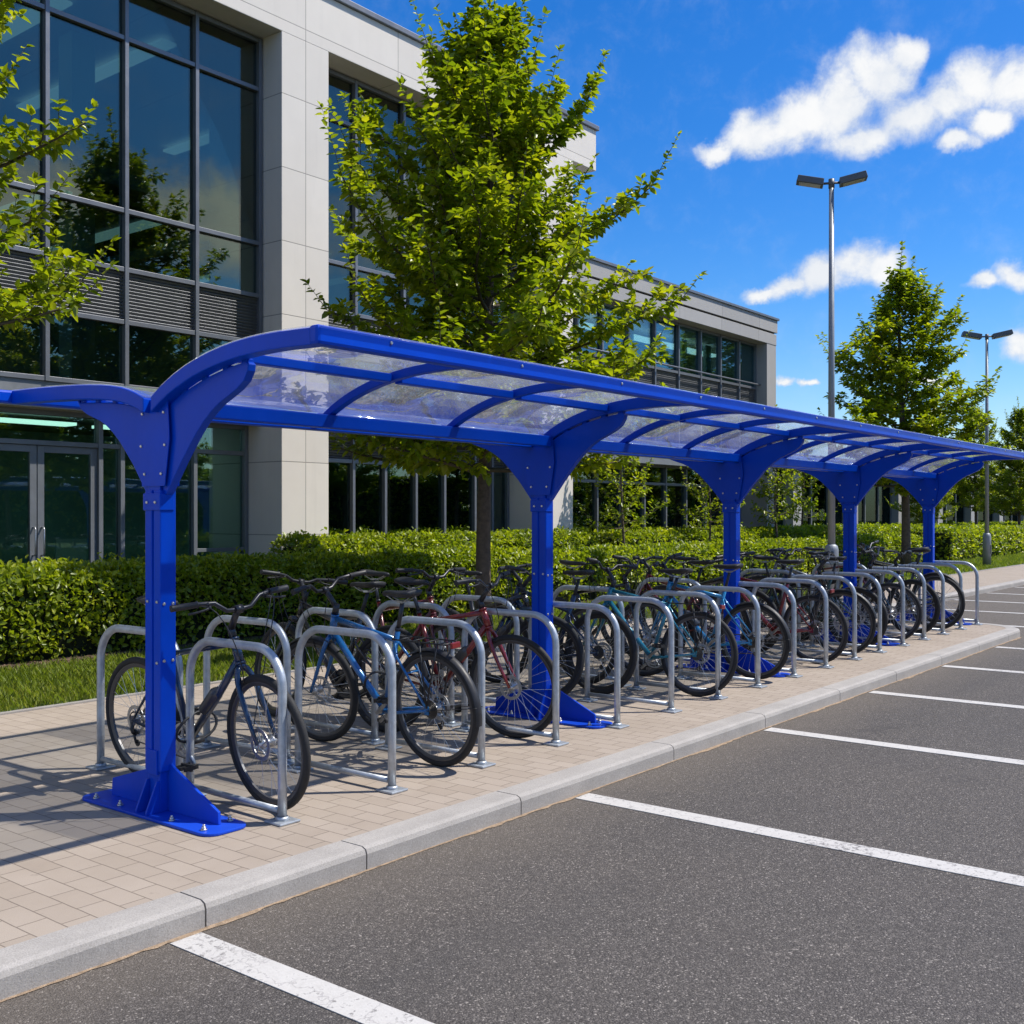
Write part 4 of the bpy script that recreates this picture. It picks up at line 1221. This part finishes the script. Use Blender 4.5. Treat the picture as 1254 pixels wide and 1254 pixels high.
def wheel(parent, c, tyre_r, rim_m, rear):
    m = MB()
    rr_ = RW - tyre_r * 2 - .012
    nsp = 28
    for k in range(nsp):
        a = 2 * math.pi * k / nsp; s = 1 if k % 2 else -1; off = .62 * (1 if (k // 2) % 2 else -1)
        p0 = c + Vector((math.cos(a + off) * .026, s * .028, math.sin(a + off) * .026)); p1 = c + Vector((math.cos(a) * rr_, 0, math.sin(a) * rr_))
        m.tube([p0, p1], .0013, 3, caps=False, smooth=False)
    m.tube([c + Vector((0, -.055, 0)), c + Vector((0, -.034, 0)), c + Vector((0, -.033, 0)), c + Vector((0, -.026, 0)), c + Vector((0, -.02, 0)), c + Vector((0, .02, 0)), c + Vector((0, .026, 0)), c + Vector((0, .033, 0)), c + Vector((0, .034, 0)), c + Vector((0, .055, 0))],
           [.009, .010, .028, .028, .017, .017, .028, .028, .010, .009], 12)
    w_ = m.build('wheel', 'spoke_steel', parent)
    R0 = RW - tyre_r
    m = MB(); n = 10
    m.ring(c, (0, 1, 0), [(R0 + tyre_r * math.cos(2 * math.pi * k / n), tyre_r * math.sin(2 * math.pi * k / n)) for k in range(n)], 56); m.build('tyre', 'rubber', w_)
    m = MB(); e = rr_
    m.ring(c, (0, 1, 0), [(e - .006, -.006), (e + .010, -.012), (e + .024, -.012), (e + .024, .012), (e + .010, .012), (e - .006, .006)], 56, False); m.build('rim', rim_m, w_)
    m = MB()
    m.ring(c + Vector((0, -.042, 0)), (0, 1, 0), [(.062, -.001), (.082, -.001), (.082, .001), (.062, .001)], 28, False)
    for k in range(5):
        a = 2 * math.pi * k / 5
        m.tube([c + Vector((math.cos(a) * .02, -.042, math.sin(a) * .02)), c + Vector((math.cos(a + .4) * .064, -.042, math.sin(a + .4) * .064))], .004, 4, caps=False)
    m.build('brake_disc', 'alloy', w_)
    if rear:
        m = MB()
        for k, q in enumerate((.055, .049, .043, .037, .031, .026)):
            m.ring(c + Vector((0, .036 + .0045 * k, 0)), (0, -1, 0), [(.02, -.001), (q, -.001), (q, .001), (.02, .001)], 22, False)
        m.build('cassette', 'chain_steel', w_)
    return w_


def bezier(p, n=8):
    p = [Vector(q) for q in p]; out_ = []
    for i in range(n + 1):
        t = i / n; q = p[:]
        while len(q) > 1: q = [q[j].lerp(q[j + 1], t) for j in range(len(q) - 1)]
        out_.append(q[0])
    return out_


def bicycle(kind):
    mtb = kind == 'mountain'
    t = empty('bicycle')
    k = 1.25 if mtb else 1.0; P = 'bike_black'
    tt0 = BBP.lerp(ST, .86 if not mtb else .74)
    m = MB()
    m.tube([BBP, ST], .0165 * k, 10)
    m.tube([tt0, HT - AX * .03 + Vector((-.012, 0, 0))], .0165 * k, 10)
    m.tube([BBP, BBP.lerp(HB + AX * .02, .5) + Vector((.0, 0, -.004)), HB + AX * .03], .021 * k, 10)
    m.tube([HB, HT], .024, 12)
    m.tube([HB - AX * .0, HB + AX * .012], .028, 12); m.tube([HT - AX * .012, HT], .028, 12)
    m.tube([BBP + Vector((0, -.036, 0)), BBP + Vector((0, .036, 0))], .023, 12)
    for s in (-1, 1):
        d = RH + Vector((0, s * .064, 0))
        m.tube([BBP + Vector((-.02, s * .026, 0)), BBP + Vector((-.13, s * .05, .01)), d], [.012, .011, .008], 8)
        m.tube([tt0 + Vector((0, s * .012, -.01)), tt0 + Vector((-.04, s * .045, -.09)), d], [.0085, .0085, .007], 8)
        m.cbox(d + Vector((.006, 0, 0)), (.035, .006, .05))
    m.tube([RH + Vector((.17, -.05, .20)), RH + Vector((.17, .05, .20))], .006, 6)
    f = m.build('frame', P, t)
    m = MB()
    if mtb:
        m.tube([CROWN + Vector((0, -.065, .01)), CROWN + Vector((0, .065, .01))], .024, 8)
        for s in (-1, 1):
            b0 = CROWN + Vector((0, s * .062, 0)); b1 = FH + Vector((0, s * .062, 0))
            m.tube([b0, b0.lerp(b1, .45)], .0155, 10); m.tube([b0.lerp(b1, .42), b1 + Vector((0, 0, .01))], .021, 10)
        m.tube([CROWN.lerp(FH, .4) + Vector((.0, -.06, 0)), CROWN.lerp(FH, .38) + Vector((.03, 0, .03)), CROWN.lerp(FH, .4) + Vector((0, .06, 0))], .011, 8)
    else:
        for s in (-1, 1):
            m.tube(bezier([CROWN + Vector((0, s * .012, .0)), CROWN + Vector((.01, s * .06, -.02)), CROWN.lerp(FH, .45) + Vector((-.012, s * .058, 0)), FH + Vector((0, s * .058, 0))], 8), [.017, .016, .0155, .015, .014, .013, .012, .011, .010], 10)
        m.tube([CROWN + AX * -.01, CROWN + AX * .02], .024, 10)
    m.tube([CROWN, STEM], .017, 8)
    fk = m.build('fork', P, t)
    wheel(t, RH, .024 if mtb else .020, 'rim_black' if mtb else 'rim_alloy', True)
    wf = wheel(t, FH, .024 if mtb else .020, 'rim_black' if mtb else 'rim_alloy', False)
    wf['front'] = 1
    # handlebar with stem
    cl = STEM + Vector((.085, 0, .035 if not mtb else .02)); hw = .335 if not mtb else .36; rise = .05 if not mtb else .03; cl.z += .065
    m = MB()
    m.tube([HT, STEM + AX * .01], .021, 10)
    m.tube([STEM - AX * .01, STEM.lerp(cl, .5), cl], [.019, .017, .018], 10)
    m.tube([cl + Vector((0, -.022, 0)), cl + Vector((0, .022, 0))], .022, 10)
    half = lambda s: [cl + Vector((0, s * .02, 0)), cl + Vector((.004, s * .07, .004)), cl + Vector((-.005, s * .13, rise)), cl + Vector((-.03, s * .20, rise + .005)), cl + Vector((-.055, s * hw, rise + .004))]
    m.tube(half(-1)[::-1] + half(1), .0115, 10)
    hb = m.build('handlebar', 'black_plastic' if mtb else 'dark_alloy', t)
    for s in (-1, 1):
        pA, pB = half(s)[3], half(s)[4]
        g0 = pA.lerp(pB, .05); g1 = pB + (pB - pA) * .03
        MB().tube([g0, g0.lerp(g1, .03), g0.lerp(g1, .06), g0.lerp(g1, .95), g1], [.019, .019, .0155, .017, .017], 10).build('grip', 'black_plastic', hb)
        q = pA.lerp(pB, -.28)
        m = MB(); m.tube([q + Vector((0, 0, -.004)), q + Vector((.03, 0, -.012))], .013, 8)
        m.tube(bezier([q + Vector((.028, 0, -.014)), q + Vector((.065, s * .01, -.02)), q + Vector((.05, s * .06, -.03)), q + Vector((.028, s * .12, -.034))], 6), [.008, .008, .007, .006, .006, .006, .006], 6)
        m.build('brake_lever', 'black_plastic', hb)
    m = MB()
    for s, tgt in ((1, HB + Vector((-.06, .03, -.02))), (-1, HB + Vector((.03, -.03, -.05)))):
        q = half(s)[3]
        m.tube(bezier([q + Vector((.03, 0, -.01)), q + Vector((.13, -s * .06, .02)), tgt + Vector((.17, s * .04, .05)), tgt + Vector((.06, s * .02, -.10)), tgt], 12), .0028, 5, caps=False)
    m.tube(bezier([half(1)[3] + Vector((.03, 0, 0)), half(1)[3] + Vector((.15, -.02, -.02)), CROWN + Vector((.11, .06, .04)), FH + Vector((.0, -.07, .1))], 12), .0028, 5, caps=False)
    m.build('cable', 'black_plastic', hb)
    # saddle and post
    sp = ST + (ST - BBP).normalized() * (.17 if not mtb else .15)
    MB().tube([ST - (ST - BBP).normalized() * .04, sp], .0135, 10).tube([ST - (ST - BBP).normalized() * .012, ST + (ST - BBP).normalized() * .006], .0195, 10).build('seat_post', 'black_plastic' if mtb else 'dark_alloy', t)
    m = MB(); secs = [(-.135, .050, .030, .010), (-.125, .070, .034, .012), (-.08, .076, .036, .008), (-.03, .055, .034, .002), (.03, .031, .032, .0), (.09, .022, .030, .0), (.13, .018, .022, -.006), (.142, .010, .010, -.010)]
    n = 12; vs = []
    for (dx, hwid, th, dz) in secs:
        for q in range(n):
            a = 2 * math.pi * q / n
            yy = hwid * math.cos(a); zz = math.sin(a)
            zz = .012 * zz if zz > 0 else th * zz * (1.0 if abs(math.cos(a)) > .5 else .55)
            vs.append(sp + Vector((dx + .02, yy, .055 + dz + zz)))
    fs = [(i * n + q, (i + 1) * n + q, (i + 1) * n + (q + 1) % n, i * n + (q + 1) % n) for i in range(len(secs) - 1) for q in range(n)]
    fs += [tuple(range(n)), tuple(reversed(range((len(secs) - 1) * n, len(secs) * n)))]
    m.add(vs, fs, True)
    sd_ = m.build('saddle', 'saddle_vinyl', t)
    m = MB()
    for s in (-1, 1): m.tube([sp + Vector((-.09, s * .03, .035)), sp + Vector((-.03, s * .02, .006)), sp + Vector((.05, s * .018, .006)), sp + Vector((.12, s * .012, .035))], .0035, 5, caps=False)
    m.cbox(sp + Vector((0, 0, .004)), (.04, .05, .014)); m.build('saddle_rail', 'alloy', sd_)
    # drive train on the right-hand side (negative y)
    m = MB(); cc = BBP + Vector((0, -.048, 0))
    nn = 36; q = [(.088 if kk % 2 else .094) for kk in range(nn)]
    for rad in (.094, .07):
        m.ring(cc + Vector((0, .006 if rad < .09 else 0, 0)), (0, 1, 0), [(rad - .014, -.0015), (rad, -.0015), (rad, .0015), (rad - .014, .0015)], 40, False)
    for kk in range(5):
        a = 2 * math.pi * kk / 5 + .3
        m.tube([cc, cc + Vector((math.cos(a) * .084, 0, math.sin(a) * .084))], .007, 6, caps=False)
    ca = R(-38)
    ends = []
    for s, a in ((-1, ca), (1, ca + math.pi)):
        e = BBP + Vector((math.cos(a) * .17, s * .078, math.sin(a) * .17))
        m.tube([BBP + Vector((0, s * .055, 0)), e], [.015, .011], 8); ends.append((s, e))
    m.tube([BBP + Vector((0, -.07, 0)), BBP + Vector((0, .07, 0))], .014, 10)
    ck = m.build('crankset', 'chain_steel' if mtb else 'alloy', t)
    for s, e in ends:
        m = MB(); m.cbox(e + Vector((0, s * .052, .012)), (.085, .012, .012)).cbox(e + Vector((0, s * .052, -.012)), (.085, .012, .012)).cbox(e + Vector((0, s * .052, 0)), (.02, .09, .016)).cbox(e + Vector((-.035, s * .052, 0)), (.012, .085, .022)).cbox(e + Vector((.035, s * .052, 0)), (.012, .085, .022))
        m.build('pedal', 'black_plastic', ck)
    rc = RH + Vector((0, -.05, 0)); m = MB(); path = []
    for a in range(-90, 91, 15): path.append(cc + Vector((math.cos(R(a)) * .094, 0, math.sin(R(a)) * .094)))
    for a in range(90, 181, 15): path.append(rc + Vector((math.cos(R(a)) * .045, 0, math.sin(R(a)) * .045)))
    path += [rc + Vector((-.03, 0, -.06)), rc + Vector((.0, 0, -.13)), rc + Vector((.04, 0, -.12))]
    m.tube(path, .0045, 4, closed=True, smooth=False)
    m.build('chain', 'chain_steel', t)
    m = MB(); m.tube([rc + Vector((.0, -.01, -.01)), rc + Vector((-.01, -.015, -.05)), rc + Vector((.005, -.015, -.07))], .011, 6)
    m.disc(rc + Vector((.0, -.004, -.07)), (0, 1, 0), .019, .006, 12).disc(rc + Vector((.02, -.004, -.125)), (0, 1, 0), .019, .006, 12)
    m.tube([rc + Vector((.0, -.012, -.07)), rc + Vector((.02, -.012, -.125))], .007, 6)
    m.build('derailleur', 'black_plastic', t)
    return t


PROTO = {'hybrid': bicycle('hybrid'), 'mountain': bicycle('mountain')}
first_used = {}


def steer(bike, ang):
    rot = Matrix.Translation(A0) @ Matrix.Rotation(ang, 4, AX) @ Matrix.Translation(-A0)
    for ch in bike.children:
        nm = ch.name.split('.')[0]
        if nm in ('fork', 'handlebar') or (nm == 'wheel' and ch.get('front')):
            ch.matrix_basis = rot


def park(kind, x, y, facing, colour, label, lean=0.0, yaw=0.0, ang=0.0, seat=0.0, frame2=None):
    """stand a bicycle with its kerb-side wheel touching down at (x, y)"""
    proto = PROTO[kind]
    if kind not in first_used: b = proto; first_used[kind] = 1
    else: b = copy_tree(proto)
    out_ = facing == 'out'
    th = R((-90 if out_ else 90) + yaw)
    fw = Vector((math.cos(th), math.sin(th), 0))
    c = Vector((x, y, 0)) - fw * (.53 if out_ else -.53)
    b.location = c; b.rotation_mode = 'XYZ'
    b.rotation_euler = (R(lean), 0, th)
    tag(b, label, 'bicycle', 'bicycles parked in the shelter')
    mt = MAT['bike_' + colour.replace(' ', '_')]
    for ch in b.children:
        nm = ch.name.split('.')[0]
        if nm in ('frame', 'fork'):
            ch.material_slots[0].link = 'OBJECT'
            ch.material_slots[0].material = MAT['bike_' + frame2] if (frame2 and nm == 'fork') else mt
    steer(b, R(ang))
    if seat:
        for ch in b.children:
            if ch.name.split('.')[0] in ('saddle', 'seat_post'): ch.location = Vector((-.31, 0, .95)).normalized() * seat
    return b


BIKES = [
    # kind, x, y of the kerb-side wheel, facing, colour, lean, yaw, steer, label
    ('hybrid', 3.52, 4.30, 'out', 'navy', 4, 1, -6, 'navy bicycle behind the nearest blue post, handlebar towards the kerb'),
    ('hybrid', 4.74, 4.28, 'in', 'blue', -5, -2, 8, 'bright blue bicycle with its rear wheel at the second kerb-side stand'),
    ('mountain', 5.25, 5.22, 'in', 'black', 4, 4, -14, 'black bicycle tucked behind the bright blue one, on the hedge side'),
    ('hybrid', 5.66, 4.42, 'out', 'red', 5, 2, 7, 'red bicycle in front of the second blue post, front wheel to the kerb'),
    ('hybrid', 6.02, 5.35, 'out', 'dark red', -3, -2, -5, 'dark red bicycle behind the red one, just short of the second post'),
    ('mountain', 6.86, 5.10, 'out', 'black', -4, 0, 12, 'black bicycle standing back just past the second blue post'),
    ('mountain', 7.45, 4.95, 'in', 'navy', 3, 3, 10, 'dark navy bicycle between second post and the teal bicycle'),
    ('hybrid', 7.86, 4.27, 'in', 'teal', 5, 3, -9, 'teal bicycle with black saddle, rear wheel nearest the kerb, midway between posts'),
    ('hybrid', 8.55, 5.20, 'out', 'black', -4, 0, 9, 'black bicycle standing back between the teal and cyan bicycles'),
    ('hybrid', 8.99, 4.30, 'in', 'cyan', -4, -1, 10, 'cyan blue bicycle right in front of the third blue post'),
    ('mountain', 9.85, 5.10, 'in', 'dark red', 4, 2, 6, 'dark red bicycle set back just past the third post'),
    ('hybrid', 10.32, 4.28, 'in', 'red', -5, -2, -7, 'red bicycle past the third post with its rear wheel out'),
    ('mountain', 10.75, 5.15, 'out', 'black', 3, 1, -11, 'black bicycle set back beside the far red bicycle'),
    ('hybrid', 11.08, 4.30, 'out', 'black', 4, 2, 5, 'black bicycle with silver rims before the fourth post, front wheel out'),
    ('mountain', 11.75, 4.40, 'in', 'green', -4, 1, 8, 'dark green bicycle at the fourth blue post'),
    ('hybrid', 12.05, 5.20, 'out', 'navy', -3, -2, -8, 'navy bicycle set back behind the fourth post'),
    ('hybrid', 12.62, 4.32, 'out', 'black', 4, 1, 6, 'black bicycle just past the fourth post, wheel towards the kerb'),
    ('mountain', 13.15, 5.15, 'in', 'grey', 3, 2, 9, 'grey bicycle set back past the fourth post'),
    ('mountain', 13.45, 4.35, 'out', 'black', -4, -2, -6, 'black thick-tyred bicycle between fourth and fifth posts'),
    ('hybrid', 14.05, 5.05, 'out', 'dark red', -3, 0, 7, 'dark red bicycle set back before the fifth post'),
    ('hybrid', 14.30, 4.32, 'in', 'black', 4, 2, -8, 'black bicycle just before the fifth post, rear wheel out'),
    ('hybrid', 15.10, 4.55, 'in', 'grey', -4, 0, 9, 'grey bicycle alone at the far end stand by the fifth post'),
]


def guard(b, c, a0, a1, front, ang):
    """curved mudguard over a wheel with its stay"""
    rr_ = RW + .014; m = MB(); n = 16; vs = []
    for q in range(n + 1):
        a = R(a0 + (a1 - a0) * q / n)
        for dy, dr in ((-.026, -.012), (-.014, 0), (.014, 0), (.026, -.012)):
            vs.append(c + Vector((math.cos(a) * (rr_ + dr), dy, math.sin(a) * (rr_ + dr))))
    fs = [(q * 4 + k, q * 4 + k + 1, q * 4 + k + 5, q * 4 + k + 4) for q in range(n) for k in range(3)]
    m.add(vs, fs, True)
    a = R(a1 - 18 if a1 > a0 else a1 + 18)
    e = c + Vector((math.cos(a) * rr_, 0, math.sin(a) * rr_))
    for sg in (-1, 1): m.tube([c + Vector((0, sg * .07, 0)), e + Vector((0, sg * .024, -.004))], .0025, 5)
    o = m.build('mudguard', 'black_plastic', b)
    if front: o.matrix_basis = Matrix.Translation(A0) @ Matrix.Rotation(R(ang), 4, AX) @ Matrix.Translation(-A0)


def carrier(b):
    m = MB(); z = .745
    for sg in (-1, 1):
        m.tube([(-.27, sg * .06, z), (-.68, sg * .06, z), (-.71, sg * .03, z)], .005, 6)
        m.tube([(-.53, sg * .07, .36), (-.50, sg * .065, z)], .005, 6); m.tube([(-.53, sg * .07, .36), (-.64, sg * .062, z)], .005, 6)
    for q in range(4): m.tube([(-.32 - q * .11, -.06, z), (-.32 - q * .11, .06, z)], .004, 6)
    m.tube([(-.71, -.03, z), (-.71, .03, z)], .005, 6); m.tube([(-.27, -.06, z), (-.235, 0, z + .01), (-.27, .06, z)], .005, 6)
    m.build('luggage_rack', 'black_plastic', b)
    MB().cbox((-.725, 0, z - .01), (.02, .07, .035)).build('rear_reflector', 'bike_red', b, .004)


def flask(b):
    p = BBP.lerp(HB, .42) + Vector((.01, 0, .045)); d = (HB - BBP).normalized()
    MB().tube([p - d * .09, p - d * .085, p + d * .06, p + d * .075, p + d * .085, p + d * .11], [.030, .036, .036, .028, .017, .015], 12).build('bottle', 'rim_alloy', b)


for i, (kd, x_, y_, fc, co_, ln_, yw_, sr_, lb_) in enumerate(BIKES):
    if i == 0: flask_on = (4, 9, 13, 16)
    b = park(kd, x_, y_, fc, co_, lb_, ln_, yw_, sr_)
    BIKES[i] = (b, kd, sr_)
# extras fitted once every copy has been made
for i, (b, kd, sr_) in enumerate(BIKES):
    if i in (1, 4, 9, 13, 21):
        guard(b, RH, 60, 190, False, 0); guard(b, FH, 130, 10, True, sr_)
    if i in (7, 11, 16, 1): carrier(b)
    if i in (0, 3, 5, 9, 12): flask(b)

# cable locks looped round a stand leg and a frame
for (x_, y_, z_, a_, lb_) in ((3.47, 4.85, .36, .15, 'black cable lock looped round the first kerb-side stand and the navy bicycle'),
                              (4.82, 4.85, .42, -.2, 'black cable lock joining the bright blue bicycle to its stand'),
                              (5.65, 4.85, .40, .1, 'black cable lock on the red bicycle before the second post')):
    t = empty('cable_lock', (x_, y_, z_), lb_, 'lock', 'locks on the bicycles')
    m = MB(); m.tube([(math.cos(q * .3142) * .125, math.sin(q * .3142 * 2) * .012, math.sin(q * .3142) * .075 + a_ * math.cos(q * .3142) * .125) for q in range(20)], .0075, 8, closed=True)
    m.build('cable', 'black_plastic', t)
    m = MB(); m.tube([(-.03, .0, -.078), (.04, .0, -.072)], .017, 10); m.build('lock_body', 'black_plastic', t)
